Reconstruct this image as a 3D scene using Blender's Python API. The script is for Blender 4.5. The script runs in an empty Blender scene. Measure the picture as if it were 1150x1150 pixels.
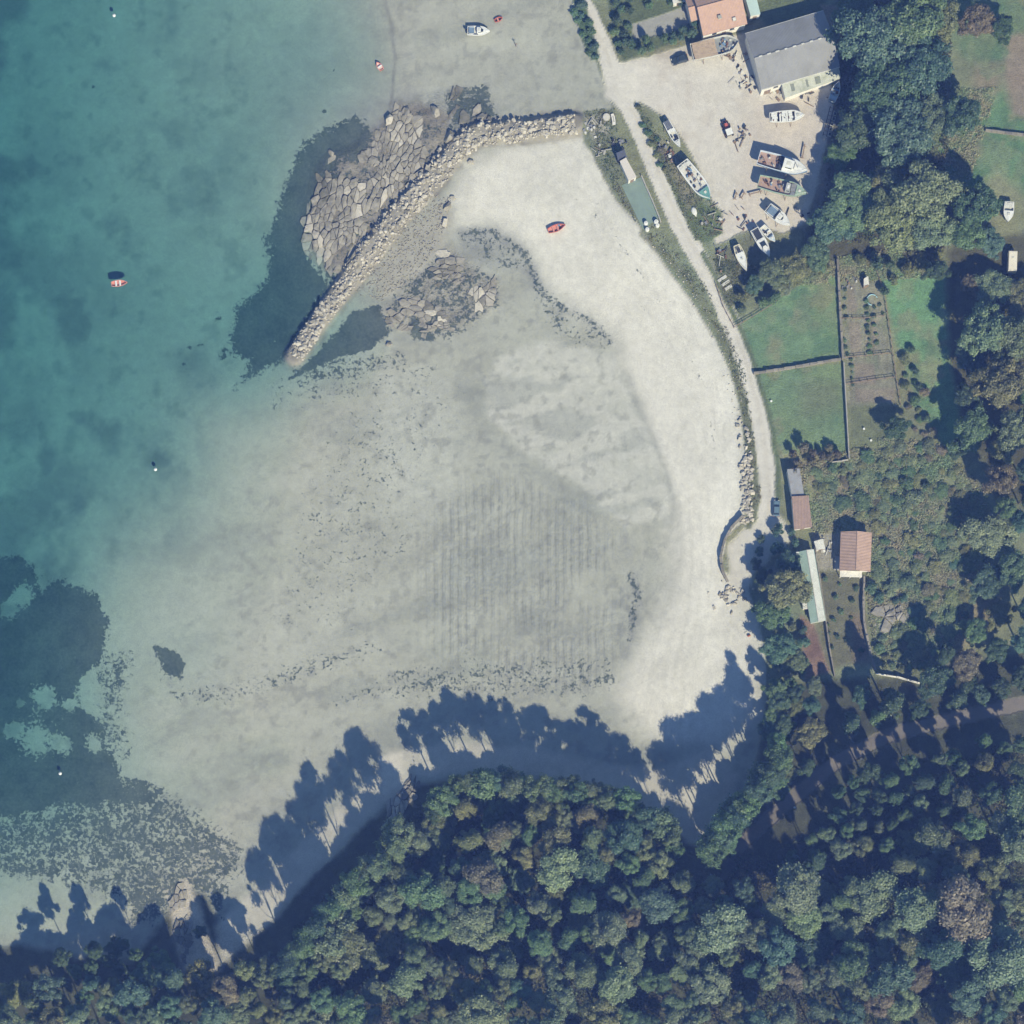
import bpy, bmesh, math, random
import numpy as np
from mathutils import Vector, Matrix, Euler

# ------------------------------------------------------------------ camera, sky, sun, exposure
S = 0.22                       # metres per photograph pixel at sea level
CAM_H, CAM_S = 600.0, 110.0    # flying height; the aircraft is a little south of the frame's centre
SCN = bpy.context.scene
COL = SCN.collection
cam_data = bpy.data.cameras.new('camera')
cam = bpy.data.objects.new('camera', cam_data)
COL.objects.link(cam)
cam.location = (0, -CAM_S, CAM_H)
cam_data.sensor_width = 36
cam_data.lens = 36 * CAM_H / (1150 * S)
cam_data.shift_y = CAM_S / (1150 * S)
cam_data.clip_start = 1
cam_data.clip_end = 8000
SCN.camera = cam

SUN_AZ, SUN_EL = math.radians(156), math.radians(41)
world = bpy.data.worlds.new('World')
SCN.world = world
world.use_nodes = True
wn = world.node_tree
sky = wn.nodes.new('ShaderNodeTexSky')
sky.sky_type = 'NISHITA'
sky.sun_disc = False
sky.sun_elevation = SUN_EL
sky.sun_rotation = SUN_AZ
sky.air_density = 1.0
sky.dust_density = 0.0
sky.ozone_density = 8.0
bgn = wn.nodes['Background']
bgn.inputs[1].default_value = 0.10
wn.links.new(sky.outputs[0], bgn.inputs[0])
sun_data = bpy.data.lights.new('sun', 'SUN')
sun_data.energy = 4.8
sun_data.angle = math.radians(0.55)
sun_data.color = (1.0, 0.975, 0.935)
sun = bpy.data.objects.new('sun', sun_data)
COL.objects.link(sun)
sdir = Vector((math.sin(SUN_AZ) * math.cos(SUN_EL), math.cos(SUN_AZ) * math.cos(SUN_EL), math.sin(SUN_EL)))
sun.rotation_euler = sdir.to_track_quat('Z', 'Y').to_euler()
sun.location = (120, -260, 260)
SCN.view_settings.view_transform = 'Standard'
SCN.view_settings.look = 'None'
SCN.view_settings.gamma = 1
SCN.view_settings.exposure = 0.2
SCN.view_settings.use_curve_mapping = False
cy = SCN.cycles
cy.use_denoising = True
cy.use_adaptive_sampling = True
cy.adaptive_threshold = 0.02
cy.max_bounces = 5
cy.diffuse_bounces = 2
cy.glossy_bounces = 2
cy.transmission_bounces = 3
cy.volume_bounces = 0
cy.transparent_max_bounces = 8
cy.caustics_reflective = False
cy.caustics_refractive = False

random.seed(7)
RNG = np.random.default_rng(7)

# ------------------------------------------------------------------ mapping
def at(px, py, z=0.0):
    f = (CAM_H - z) / CAM_H
    x0, y0 = (px - 575) * S, (575 - py) * S
    return Vector((x0 * f, -CAM_S + (y0 + CAM_S) * f, z))

# ------------------------------------------------------------------ numpy noise
def vnoise(x, y, scale, seed):
    """smooth value noise in 0..1, cell size = scale (in units of x, y)"""
    r = np.random.default_rng(seed).random((256, 256)).astype(np.float32)
    u, v = x / scale, y / scale
    iu, iv = np.floor(u).astype(np.int64), np.floor(v).astype(np.int64)
    fu, fv = (u - iu).astype(np.float32), (v - iv).astype(np.float32)
    fu, fv = fu * fu * (3 - 2 * fu), fv * fv * (3 - 2 * fv)
    a, b = iu & 255, iv & 255
    a1, b1 = (iu + 1) & 255, (iv + 1) & 255
    return (r[a, b] * (1 - fu) + r[a1, b] * fu) * (1 - fv) + (r[a, b1] * (1 - fu) + r[a1, b1] * fu) * fv

def fbm(x, y, scale, seed, octv=4):
    t, w, s = 0, 0, 1.0
    for i in range(octv):
        t = t + s * vnoise(x + 17.3 * i, y - 9.1 * i, scale / 2 ** i, seed + i)
        w += s
        s *= 0.55
    return t / w

def sstep(a, b, x):
    t = np.clip((x - a) / (b - a), 0, 1)
    return t * t * (3 - 2 * t)

# ------------------------------------------------------------------ terrain heights (thin plate spline through spot heights)
SPOTS = [
 (0,0,-2.9),(0,200,-3.0),(0,400,-2.8),(0,550,-2.6),(0,700,-2.4),(0,850,-1.9),(0,960,-.8),(150,0,-2.1),(150,200,-2.0),(150,400,-2.1),
 (140,540,-1.7),(80,640,-1.8),(120,640,-1.0),(80,760,-1.3),(250,60,-1.4),(250,300,-1.7),(290,180,-1.3),(350,60,-1.0),(400,30,-.5),(420,60,-.32),
 (436,60,-.08),(446,60,.10),(430,0,-.05),(436,0,.08),(442,95,-.05),(455,60,.13),(270,430,-1.3),(310,360,-1.6),(330,290,-1.2),(195,500,-1.4),
 (240,480,-.75),(200,600,-.55),(240,600,-.28),(160,700,-.42),(110,720,-.8),(200,740,-.3),(160,800,-.25),(130,900,-.5),(60,900,-1.2),(80,960,-.4),(60,1020,-.2),(290,620,-.06),
 (300,500,-.22),(350,450,-.08),(390,385,-.45),(260,760,-.03),(240,860,-.04),(180,960,-.1),
 (400,500,.12),(360,600,.08),(450,600,.2),(600,600,.28),(550,500,.32),(300,800,.08),(400,740,.15),(600,740,.24),(690,700,.5),
 (740,600,.95),(700,450,.75),(600,380,.6),(560,280,.5),(620,250,1.5),(560,200,1.2),(600,160,1.5),(700,350,1.6),(780,420,2.3),
 (760,550,1.6),(820,550,2.6),(750,760,1.2),(830,720,2.2),(690,250,2.7),(740,300,2.8),(500,50,.28),(600,60,.8),(650,100,1.9),
 (560,100,.7),(420,180,.3),(380,250,.3),(430,270,.5),(480,330,.4),(540,340,.5),
 (690,80,3),(760,60,3.2),(860,120,3.3),(740,200,3),(850,200,3.4),(900,180,3.6),(800,290,3),(840,400,3),(860,500,3),(858,590,3),
 (640,0,2.4),(665,30,2.8),(720,20,3.3),(900,50,3.6),(800,0,3.6),(900,350,4),(980,380,5),(1000,480,5.2),(1080,420,6),(1150,300,8),
 (1150,100,8),(1150,0,8),(1000,100,6),(1000,250,6),(900,600,4),(960,620,5),(1050,600,7),(1150,600,9),(960,740,5.5),(1050,730,8),
 (1150,800,10),(870,700,3),(865,800,3),(780,890,1.6),(790,940,2.6),(700,870,1.6),(560,850,1.7),(450,880,2.2),(560,800,.3),(640,800,.5),
 (700,820,1),(400,905,2.2),(340,880,.3),(330,960,2),(270,1020,1.6),(230,980,.2),(200,1050,1),(130,1050,.2),(60,1060,0),(0,1090,.2),
 (300,1100,4),(400,1000,5),(500,960,6),(600,960,7),(700,950,6),(830,990,5),(900,900,5),(1000,900,8),(1150,950,11),(600,1100,10),
 (800,1100,10),(1000,1100,12),(1150,1150,13),(400,1150,8),(200,1150,4),(0,1150,1),
 (-300,0,-4),(-300,600,-4),(-300,1150,-3),(0,-300,-3),(450,-300,0),(800,-300,4),(1150,-300,9),(1500,0,12),(1500,600,13),(1500,1150,16),
 (1150,1500,18),(600,1500,16),(200,1500,7),(-300,1500,-1)]
sp = np.array(SPOTS, dtype=np.float64)
def _tps(r2):
    return np.where(r2 > 1e-9, 0.5 * r2 * np.log(np.maximum(r2, 1e-9)), 0.0)
_n = len(sp)
_P = np.c_[np.ones(_n), sp[:, :2] / 1000]
_q = sp[:, :2] / 1000
_K = _tps(((_q[:, None] - _q[None]) ** 2).sum(-1)) + np.eye(_n) * 2e-4
_A = np.block([[_K, _P], [_P.T, np.zeros((3, 3))]])
_w = np.linalg.solve(_A, np.r_[sp[:, 2], np.zeros(3)])
def tps_eval(px, py):
    out = np.empty(px.size)
    for i in range(0, px.size, 20000):
        q = np.c_[px[i:i + 20000], py[i:i + 20000]] / 1000
        r2 = ((q[:, None] - _q[None]) ** 2).sum(-1)
        out[i:i + 20000] = _tps(r2) @ _w[:_n] + np.c_[np.ones(len(q)), q] @ _w[_n:]
    return out

# ------------------------------------------------------------------ 2D masks in photograph pixels
def seg_dist(px, py, pts, closed=False):
    d = np.full(px.shape, 1e9, np.float32)
    n = len(pts)
    for i in range(n if closed else n - 1):
        ax, ay = pts[i]; bx, by = pts[(i + 1) % n]
        vx, vy = bx - ax, by - ay
        L2 = vx * vx + vy * vy + 1e-9
        t = np.clip(((px - ax) * vx + (py - ay) * vy) / L2, 0, 1)
        d = np.minimum(d, (px - ax - t * vx) ** 2 + (py - ay - t * vy) ** 2)
    return np.sqrt(d)

def inside(px, py, pts):
    c = np.zeros(px.shape, bool)
    n = len(pts)
    for i in range(n):
        ax, ay = pts[i]; bx, by = pts[(i + 1) % n]
        if ay == by: continue
        c ^= ((ay > py) != (by > py)) & (px < (bx - ax) * (py - ay) / (by - ay) + ax)
    return c

def poly_mask(px, py, pts, soft=2.0):
    out = np.zeros(px.shape, np.float32)
    xs = [p[0] for p in pts]; ys = [p[1] for p in pts]
    m = soft + 1
    sel = (px > min(xs) - m) & (px < max(xs) + m) & (py > min(ys) - m) & (py < max(ys) + m)
    if not sel.any(): return out
    qx, qy = px[sel], py[sel]
    d = seg_dist(qx, qy, pts, True)
    sd = np.where(inside(qx, qy, pts), d, -d)
    out[sel] = sstep(-soft, soft, sd)
    return out

def line_mask(px, py, pts, hw, soft=1.5):
    out = np.zeros(px.shape, np.float32)
    xs = [p[0] for p in pts]; ys = [p[1] for p in pts]
    m = soft + hw + 1
    sel = (px > min(xs) - m) & (px < max(xs) + m) & (py > min(ys) - m) & (py < max(ys) + m)
    if sel.any():
        d = seg_dist(px[sel], py[sel], pts)
        out[sel] = 1 - sstep(hw - soft, hw + soft, d)
    return out

BREAKWATER = [(646,139),(590,146),(535,150),(512,168),(482,204),(445,244),(404,298),(364,352),(331,400)]
ROAD = [(644,-20),(660,15),(676,50),(690,85),(712,130),(735,185),(760,245),(780,282),(800,315),(822,365),(838,410),(850,455),(859,505),(863,550),(861,590)]
SHORE_EDGE = [(640,-10),(652,30),(668,66),(680,100),(688,122),(660,150),(668,180),(690,222),(716,250),(742,290),(775,335),(800,375),(822,420),(833,470),(838,520),(840,560),(836,585),(815,605),(810,640),(840,660),(850,690),(858,730),(862,780),(850,850),(826,910),(792,955)]

# grid (fine inside the view, coarse towards the horizon)
fine = np.arange(-142, 142.01, 0.42)
grow = [1.0, 2.2, 4, 7, 12, 20, 35, 60, 110, 200, 400, 800, 1600]
gx = np.r_[[-142 - sum(grow[:i + 1]) for i in range(len(grow))][::-1], fine, [fine[-1] + sum(grow[:i + 1]) for i in range(len(grow))]]
gy = gx.copy()
NX, NY = len(gx), len(gy)
X, Y = np.meshgrid(gx, gy)                   # rows = y
X = X.ravel(); Y = Y.ravel()
PXp, PYp = X / S + 575, 575 - Y / S           # plan pixels (z = 0)
# evaluate the spline coarsely, then interpolate
cx = np.r_[np.linspace(-450, 1600, 206)]
CX, CY = np.meshgrid(cx, cx)
CZ = tps_eval(CX.ravel(), CY.ravel()).reshape(CX.shape)
CZ = np.clip(CZ, -4.5, 17)
def bil(grid, gx_, gy_, x, y):
    x = np.clip(x, gx_[0], gx_[-1] - 1e-6); y = np.clip(y, gy_[0], gy_[-1] - 1e-6)
    i = np.clip(np.searchsorted(gx_, x, 'right') - 1, 0, len(gx_) - 2)
    j = np.clip(np.searchsorted(gy_, y, 'right') - 1, 0, len(gy_) - 2)
    u = (x - gx_[i]) / (gx_[i + 1] - gx_[i]); v = (y - gy_[j]) / (gy_[j + 1] - gy_[j])
    return (grid[j, i] * (1 - u) + grid[j, i + 1] * u) * (1 - v) + (grid[j + 1, i] * (1 - u) + grid[j + 1, i + 1] * u) * v
Z = bil(CZ, cx, cx, PXp, PYp)
for _it in range(2):                          # a vertex at height z is seen at this photograph pixel
    f = CAM_H / (CAM_H - Z)
    PX = X * f / S + 575
    PY = 575 - ((Y + CAM_S) * f - CAM_S) / S
    Z = bil(CZ, cx, cx, PX, PY)
wx = PX + 10 * (fbm(PX, PY, 40, 3) - .5) + 5 * (fbm(PX, PY, 9, 4, 3) - .5)
wy = PY + 10 * (fbm(PX, PY, 40, 5) - .5) + 5 * (fbm(PX, PY, 9, 6, 3) - .5)
swx = PX + 3 * (fbm(PX, PY, 8, 8, 3) - .5)
swy = PY + 3 * (fbm(PX, PY, 8, 9, 3) - .5)
# relief: breakwater bank, seaside bluff beside the lane, sand bars, weed banks, forest floor bumps
bwd = seg_dist(PX, PY, BREAKWATER)
bw = 1 - sstep(7, 15, bwd)
Z = Z + 1.3 * bw
ROCKM = np.maximum(poly_mask(wx, wy, [(345,285),(338,250),(350,222),(356,196),(362,180),(395,165),(432,136),(446,116),(468,114),(505,100),(548,120),(552,138),(500,180),(474,206),(440,238),(418,268),(398,300),(372,308)], 6),
                   poly_mask(wx, wy, [(424,352),(450,330),(485,300),(505,278),(520,290),(556,318),(558,346),(506,372),(470,378),(436,364)], 8))
Z = Z + ROCKM * (.75 * fbm(PX * .93 + PY * .36, (PY * .93 - PX * .36) * .45, 9, 25, 4) - .28)
Z = Z + 0.05 * (fbm(PX, PY, 30, 21) - .5) * (Z > 0)
Z = Z + sstep(2.5, 5, Z) * 0.8 * (fbm(PX, PY, 60, 22) - .5)
ZG = Z.reshape(NY, NX)
def hgt(x, y):
    return float(bil(ZG, gx, gy, np.array([x]), np.array([y]))[0])
def ground(px, py, dz=0.0):
    """point on the ground that the photograph shows at this pixel"""
    z = 2.0
    for _ in range(5):
        p = at(px, py, z); z = hgt(p.x, p.y)
    p = at(px, py, z)
    p.z += dz
    return p
def above(px, py, h):
    """ground point under a thing whose point at height h above the ground is seen at this pixel"""
    z = 2.0
    for _ in range(5):
        p = at(px, py, z + h); z = hgt(p.x, p.y)
    p = at(px, py, z + h)
    return Vector((p.x, p.y, z))
#@@COLOURS
# ------------------------------------------------------------------ ground colours (what each place is made of)
N1 = fbm(PX, PY, 120, 31); N2 = fbm(PX, PY, 26, 32); N3 = fbm(PX, PY, 7, 33, 3)
C = np.empty((PX.size, 3), np.float32)
CLS = np.zeros(PX.size, np.int8)             # which piece of the setting a vertex belongs to
WEED = np.zeros(PX.size, np.float32); ROWS = np.zeros(PX.size, np.float32); ROUGHG = np.zeros(PX.size, np.float32); WET = np.zeros(PX.size, np.float32)
NAMES = ['seabed', 'tidal_flat', 'beach', 'lane', 'boatyard', 'meadow', 'garden_soil', 'woodland_floor', 'rough_ground']
def lay(m, col, cls=None, var=0.12, n=None, tint=0.0):
    global C
    n = N2 if n is None else n
    c = np.array(col, np.float32)[None] * (1 + var * 2 * (n - .5) + var * (N3 - .5))[:, None]
    if tint:
        c = c * (1 + tint * (N1 - .5)[:, None] * np.array([1.0, 0, -.8], np.float32)[None])
    C = C * (1 - m[:, None]) + c * m[:, None]
    if cls is not None: CLS[m > .5] = cls
def PM(pts, soft=2.0, warp=1):
    if warp == 2: return poly_mask(wx, wy, pts, soft)
    if warp == 1: return poly_mask(swx, swy, pts, soft)
    return poly_mask(PX, PY, pts, soft)
def LM(pts, hw, soft=1.5, warp=1):
    return line_mask(swx if warp else PX, swy if warp else PY, pts, hw, soft)
ONE = np.ones(PX.size, np.float32)
# sea bed and wet flat
C[:] = 0
lay(ONE, (.34, .36, .30), 0, .10)
lay(sstep(-.05, .10, Z + .10 * (N2 - .5)), (.338, .343, .292), 1, .12)
CLS[Z < 0.0] = 0
WET[:] = 1
# soft weed shading on the deeper bed
soft_weed = sstep(.50, .72, fbm(PX, PY, 70, 41, 5)) * sstep(-1.1, -2.1, Z) * .75
for (x, y, r, a) in [(20,350,90,.7),(40,200,60,.35),(190,515,34,.9),(60,565,60,.7),(10,480,70,.5),(95,330,60,.35),(10,40,50,.3),(225,150,30,.25),(190,600,36,.4),(130,620,30,.45),(15,610,50,.7)]:
    soft_weed = np.maximum(soft_weed, a * np.exp(-((wx - x) ** 2 + (wy - y) ** 2) / r ** 2) * sstep(.28, .62, fbm(PX, PY, 34, 43)))
lay(soft_weed * .78, (.065, .10, .105), None, .2)
lay(sstep(.56, .8, fbm(PX, PY, 16, 45)) * sstep(-.5, -1.4, Z) * .35, (.10, .14, .12))
# greyish band north of the breakwater, and grey wet tongues on the flat
lay(.3 * PM([(300,60),(400,-20),(441,-20),(443,100),(420,140),(360,170),(300,170)], 30, 2), (.22, .225, .22))
lay(.45 * PM([(380,120),(460,95),(540,110),(600,140),(560,150),(500,170),(420,200)], 18, 2), (.20, .205, .215), None, .2)
lay(.30 * PM([(452,-20),(600,-20),(640,60),(600,130),(470,120),(446,60)], 12, 2), (.33, .335, .30), None, .15)
lay(.6 * LM([(430,-10),(440,30),(444,70),(441,100),(438,120)], 1.6, 1.6), (.13, .13, .13))
# dry beach
SHOREPOLY = [(645,145),(668,180),(690,222),(716,250),(742,290),(775,335),(800,375),(822,420),(833,470),(838,520),(838,560),(826,600),(812,640),(842,670),(858,730),(850,800),(812,836),(770,838),(742,834),(700,800),(694,775),
             (722,720),(752,660),(752,600),(748,560),(730,520),(712,470),(700,420),(690,380),(655,350),(620,330),(600,300),(575,268),(540,255),(515,255),(505,225),(525,185),(560,160),(610,152)]
drym = PM(SHOREPOLY, 24, 2)
lay(drym, (.59, .575, .525), 2, .06)
WET = np.maximum(0, WET - drym)
# brighter upper strand, pale bars, greyer lower strand
lay(.7 * LM([(650,150),(700,240),(760,325),(800,385),(815,440),(820,500),(815,560),(800,620),(800,700),(800,760)], 17, 12), (.65, .635, .585), None, .05)
lay(.85 * PM([(545,430),(560,400),(620,380),(690,400),(712,440),(735,500),(748,540),(750,580),(700,590),(650,545),(590,510),(550,470)], 5, 2), (.475, .475, .43), 2, .06)
lay(.7 * PM([(430,420),(500,430),(520,500),(520,560),(470,590),(430,560),(420,480)], 22, 2), (.42, .43, .385), None, .06)
lay(.4 * PM([(260,660),(380,690),(400,720),(320,760),(220,760),(150,720),(200,660)], 30, 2), (.39, .40, .355), None, .06)
lay(.35 * LM([(708,430),(735,490),(752,540),(762,600),(750,660)], 5, 5), (.36, .36, .325))
lay(.6 * LM([(655,565),(600,530),(560,500),(535,465),(520,430)], 9, 7), (.265, .275, .245))
lay(.45 * LM([(830,630),(800,700),(775,760),(770,830)], 3, 3), (.68, .66, .6))
for k in range(5):
    lay(.22 * LM([(770 - k * 13, 560 + k * 8), (778 - k * 13, 640), (770 - k * 14, 700), (752 - k * 13, 780), (744 - k * 12, 840)], 1.6, 2), (.46, .455, .41))
# dark arc of wet weed behind the outcrop
lay(.5 * PM([(510,258),(545,254),(580,268),(600,298),(612,330),(600,340),(588,310),(566,300),(540,300),(520,290)], 9, 2), (.19, .2, .205), None, .25)
lay(.3 * LM([(520,262),(556,260),(588,285),(606,325),(630,345),(660,358),(684,384)], 5, 5), (.14, .15, .15), None, .3)
lay(.25 * LM([(708,645),(716,665),(712,690),(706,720)], 4, 4), (.17, .18, .18), None, .4)
lay(.5 * PM([(690,640),(714,640),(722,690),(706,735),(690,720)], 8, 2) * sstep(.45, .6, fbm(PX, PY, 8, 47, 3)), (.14, .15, .15), None, .3)
lay(.35 * LM([(715,490),(735,500),(748,530),(756,560)], 2, 2), (.25, .26, .24))
# clam rows
ROWS = PM([(500,560),(560,535),(640,560),(690,600),(700,690),(680,770),(560,775),(500,740),(470,680),(480,600)], 26, 2)
ROWS *= sstep(.25, .5, fbm(PX, PY, 55, 48))
lay(.55 * ROWS, (.285, .295, .262))
# weed (hard ragged edges are cut in the shader from this density)
def weed(pts, v, soft=6, warp=2):
    global WEED
    WEED = np.maximum(WEED, v * PM(pts, soft, warp))
weed([(398,128),(420,150),(408,185),(385,180),(372,215),(352,240),(346,285),(372,318),(350,352),(326,392),(318,405),(268,434),(280,405),(256,396),(262,352),(300,310),(300,270),(316,220),(330,180),(360,150)], 1.0, 13)
weed([(336,160),(372,150),(360,200),(336,250),(320,255),(322,200)], .62, 8)
weed([(395,352),(425,345),(436,375),(420,392),(390,396),(345,420),(325,425),(360,392)], .95, 6)
weed([(325,408),(380,395),(450,395),(470,412),(400,425),(330,440)], .47, 10)
weed([(-80,628),(20,626),(52,650),(78,654),(106,668),(121,692),(113,742),(88,762),(86,790),(118,812),(124,838),(140,880),(110,905),(60,905),(20,916),(-80,920)], 1.05, 11)
weed([(110,870),(170,885),(215,905),(275,950),(275,985),(200,1000),(140,1015),(60,990),(0,990),(-80,990),(-80,905),(60,905)], .60, 16)
weed([(110,860),(150,872),(190,890),(170,905),(120,905)], .80, 8)
weed([(100,745),(120,730),(150,735),(140,800),(150,850),(120,860),(110,800)], .50, 14)
weed([(172,725),(196,728),(212,745),(205,765),(188,760)], .98, 7)
weed([(150,720),(210,770),(260,770),(330,740),(420,720),(440,730),(340,765),(260,790),(200,790)], .44, 14)
weed([(120,990),(200,975),(260,990),(250,1030),(150,1040)], .66, 12)
weed([(280,420),(500,400),(500,440),(300,470)], .30, 18)
weed([(390,440),(520,440),(440,620),(400,700),(300,720),(330,560)], .285, 40)
weed([(440,745),(690,735),(700,770),(640,785),(440,785),(350,800)], .41, 14)
weed([(400,570),(470,580),(460,640),(400,620)], .31, 20)
weed([(600,330),(680,370),(690,400),(640,390),(600,350)], .40, 12)
WEED = np.maximum(WEED, .55 * LM([(520,262),(556,260),(588,285),(606,325),(630,345),(660,358),(684,384)], 6, 6))
weed([(515,262),(560,258),(596,285),(606,325),(585,305),(540,298)], .45, 12)
WEED = np.maximum(WEED, .5 * LM([(708,645),(716,665),(712,690),(706,720)], 5, 5))
weed([(500,100),(545,95),(560,130),(505,150)], .72, 8)
weed([(345,200),(440,130),(470,120),(505,140),(480,200),(440,240),(380,300),(345,280)], .42, 10)
weed([(440,320),(500,280),(560,310),(560,350),(500,385),(430,365)], .50, 10)
weed([(460,360),(486,362),(486,384),(462,382)], .95, 5)
weed([(366,300),(385,300),(372,325)], .8, 6)
for (x0_, y0_, x1_, y1_) in [(25,700,-20,715),(60,652,28,664),(0,690,14,672)]:
    pass
for (c_, r_) in [((28,668),13),((10,684),12),((48,656),8)]:
    WEED *= 1 - np.exp(-((wx - c_[0]) ** 2 + (wy - c_[1]) ** 2) / r_ ** 2)
for (c_, r_) in [((50,785),17),((78,792),8),((20,790),6),((40,830),20),((68,836),12),((108,836),11),((14,820),10)]:
    WEED *= 1 - .95 * np.exp(-((wx - c_[0]) ** 2 + (wy - c_[1]) ** 2) / r_ ** 2)
for (x_, y_, r_) in [(244,357,5),(250,392,4),(248,399,5),(215,392,3),(225,388,3),(242,350,3),(208,412,3),(106,98,3),(376,78,2.5),(365,125,3),(199,239,3),(174,355,2)]:
    WEED = np.maximum(WEED, .75 * np.exp(-((wx - x_) ** 2 + (wy - y_) ** 2) / r_ ** 2))
# mottling, ripples and streaks of the flat
flat_m = sstep(-.6, .05, Z) * (1 - drym)
st1 = fbm(PX * .35 + PY * .9, PY * .35 - PX * .9 * .25, 26, 61, 5)
lay(.5 * flat_m * sstep(.52, .66, st1), (.26, .275, .245), None, .2)
lay(.5 * flat_m * sstep(.50, .30, st1), (.375, .385, .335), None, .1)
lay(.45 * flat_m * sstep(.58, .70, fbm(PX, PY, 9, 62, 4)), (.22, .225, .2), None, .2)
lay(.5 * drym * sstep(.5, .7, fbm(PX * .6 + PY * .4, (PY - PX * .5) * .25, 22, 63, 5)), (.50, .49, .445), None, .1)
# rock floor
ROUGH_ROCK = ROCKM
lay(.9 * PM([(345,285),(338,250),(350,222),(356,196),(362,180),(395,165),(432,136),(446,116),(468,114),(505,130),(500,180),(474,206),(440,238),(418,268),(398,300),(372,308)], 6, 2), (.235, .215, .18), None, .3)
lay(.8 * PM([(424,352),(450,330),(485,300),(505,278),(520,290),(556,318),(558,346),(506,372),(470,378),(436,364)], 10, 2), (.27, .255, .215), None, .3)
lay(1 - sstep(12, 20, bwd + 6 * (N3 - .5)), (.235, .22, .185), None, .3)
lay(.65 * PM([(425,300),(455,262),(490,230),(505,240),(500,280),(470,320),(430,335)], 10, 2), (.34, .32, .27), None, .2)
WEED = WEED * np.where(WEED > .8, .80 + .40 * fbm(PX, PY, 14, 71, 4), .86 + .28 * fbm(PX, PY, 12, 72, 3))
# drainage bands, tide wrack and tracks
for pts_, hw_, a_, c_ in [([(700,425),(722,470),(745,520),(756,565),(752,610)], 3, .5, (.30, .305, .275)), ([(690,395),(706,430),(720,480),(716,495),(700,500),(685,520)], 4, .4, (.31, .315, .28)),
      ([(760,560),(764,620),(752,680),(735,740)], 6, .35, (.36, .36, .325)), ([(700,600),(712,640),(716,700),(700,750)], 5, .35, (.28, .285, .26)), ([(520,440),(522,500),(516,560),(500,600)], 6, .4, (.27, .28, .25)), ([(400,700),(440,712),(490,740)], 7, .35, (.26, .27, .24))]:
    lay(a_ * LM(pts_, hw_, hw_) * sstep(.25, .6, fbm(PX, PY, 14, 73, 3)), c_)
for k in range(9):
    o_ = k * 5.5
    lay(.30 * LM([(800 - o_, 560), (806 - o_, 620), (800 - o_, 690), (786 - o_, 750), (778 - o_ * .9, 835)], .8, 1.1) * sstep(.3, .55, fbm(PX, PY, 20, 80 + k, 3)), (.42, .415, .375) if k % 2 else (.66, .64, .59))
for k in range(4):
    o_ = k * 7
    lay(.35 * LM([(660 - o_, 190 + o_), (690 - o_, 240 + o_), (735 - o_, 310 + o_), (775 - o_, 365 + o_), (803 - o_, 425 + o_), (815 - o_, 500)], 1.0, 1.4) * sstep(.35, .6, fbm(PX, PY, 16, 90 + k, 3)), (.44, .43, .385))
    WEED = np.maximum(WEED, (.30 if k == 1 else .2) * LM([(664 - o_, 196 + o_), (700 - o_, 262 + o_), (760 - o_, 350 + o_), (800 - o_, 430 + o_), (812 - o_, 520)], 2.2, 2))
# ---- land
LAND = SHORE_EDGE + [(800,1000),(900,1300),(2600,1300),(2600,-2000),(640,-2000)]
lm = PM(LAND, 1.6)
WET *= 1 - lm; WEED *= 1 - lm
lay(lm, (.20, .225, .14), 8, .25, None, .4)
# south wood, its shaded sand path
WOOD = [(-80,1075),(20,1060),(90,1075),(150,1082),(185,1030),(205,990),(232,1010),(262,1060),(300,1040),(350,985),(400,935),(440,905),(470,880),(520,872),(620,880),(700,890),(765,940),(800,960),(850,870),(865,770),(1000,760),(1300,700),(3500,600),(3500,3500),(-80,3500)]
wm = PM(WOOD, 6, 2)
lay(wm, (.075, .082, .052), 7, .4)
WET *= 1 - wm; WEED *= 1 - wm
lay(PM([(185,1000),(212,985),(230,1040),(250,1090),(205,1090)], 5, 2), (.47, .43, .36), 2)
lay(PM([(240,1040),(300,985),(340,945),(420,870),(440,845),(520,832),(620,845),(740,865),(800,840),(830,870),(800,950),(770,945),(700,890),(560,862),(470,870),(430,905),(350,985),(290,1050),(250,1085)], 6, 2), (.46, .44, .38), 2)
lay(PM([(426,850),(452,845),(450,880),(430,892)], 3), (.56, .53, .46), 2)
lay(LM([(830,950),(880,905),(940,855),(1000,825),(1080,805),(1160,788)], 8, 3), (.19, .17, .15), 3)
# east wood floor
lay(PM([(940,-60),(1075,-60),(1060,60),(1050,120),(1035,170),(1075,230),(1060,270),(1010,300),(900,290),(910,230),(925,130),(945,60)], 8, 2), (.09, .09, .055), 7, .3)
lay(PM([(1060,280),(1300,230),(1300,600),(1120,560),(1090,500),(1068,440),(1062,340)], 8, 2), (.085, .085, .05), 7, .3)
# rough ground: brambles, bracken
lay(PM([(880,525),(1000,480),(1060,500),(1100,560),(1060,700),(1035,760),(985,745),(972,650),(910,610)], 10, 2), (.19, .225, .135), 8, .35, None, .5)
lay(.7 * PM([(940,560),(1015,520),(1018,600),(985,640),(960,580)], 12, 2), (.19, .165, .12), None, .3)
lay(.7 * PM([(1060,560),(1095,540),(1100,600),(1060,620)], 12, 2), (.25, .18, .125), None, .4)
lay(.6 * PM([(1070,700),(1110,640),(1120,700),(1060,740)], 12, 2), (.24, .185, .12), None, .4)
lay(.7 * PM([(885,520),(945,510),(960,545),(930,560)], 10, 2), (.24, .19, .14), None, .3)
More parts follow.
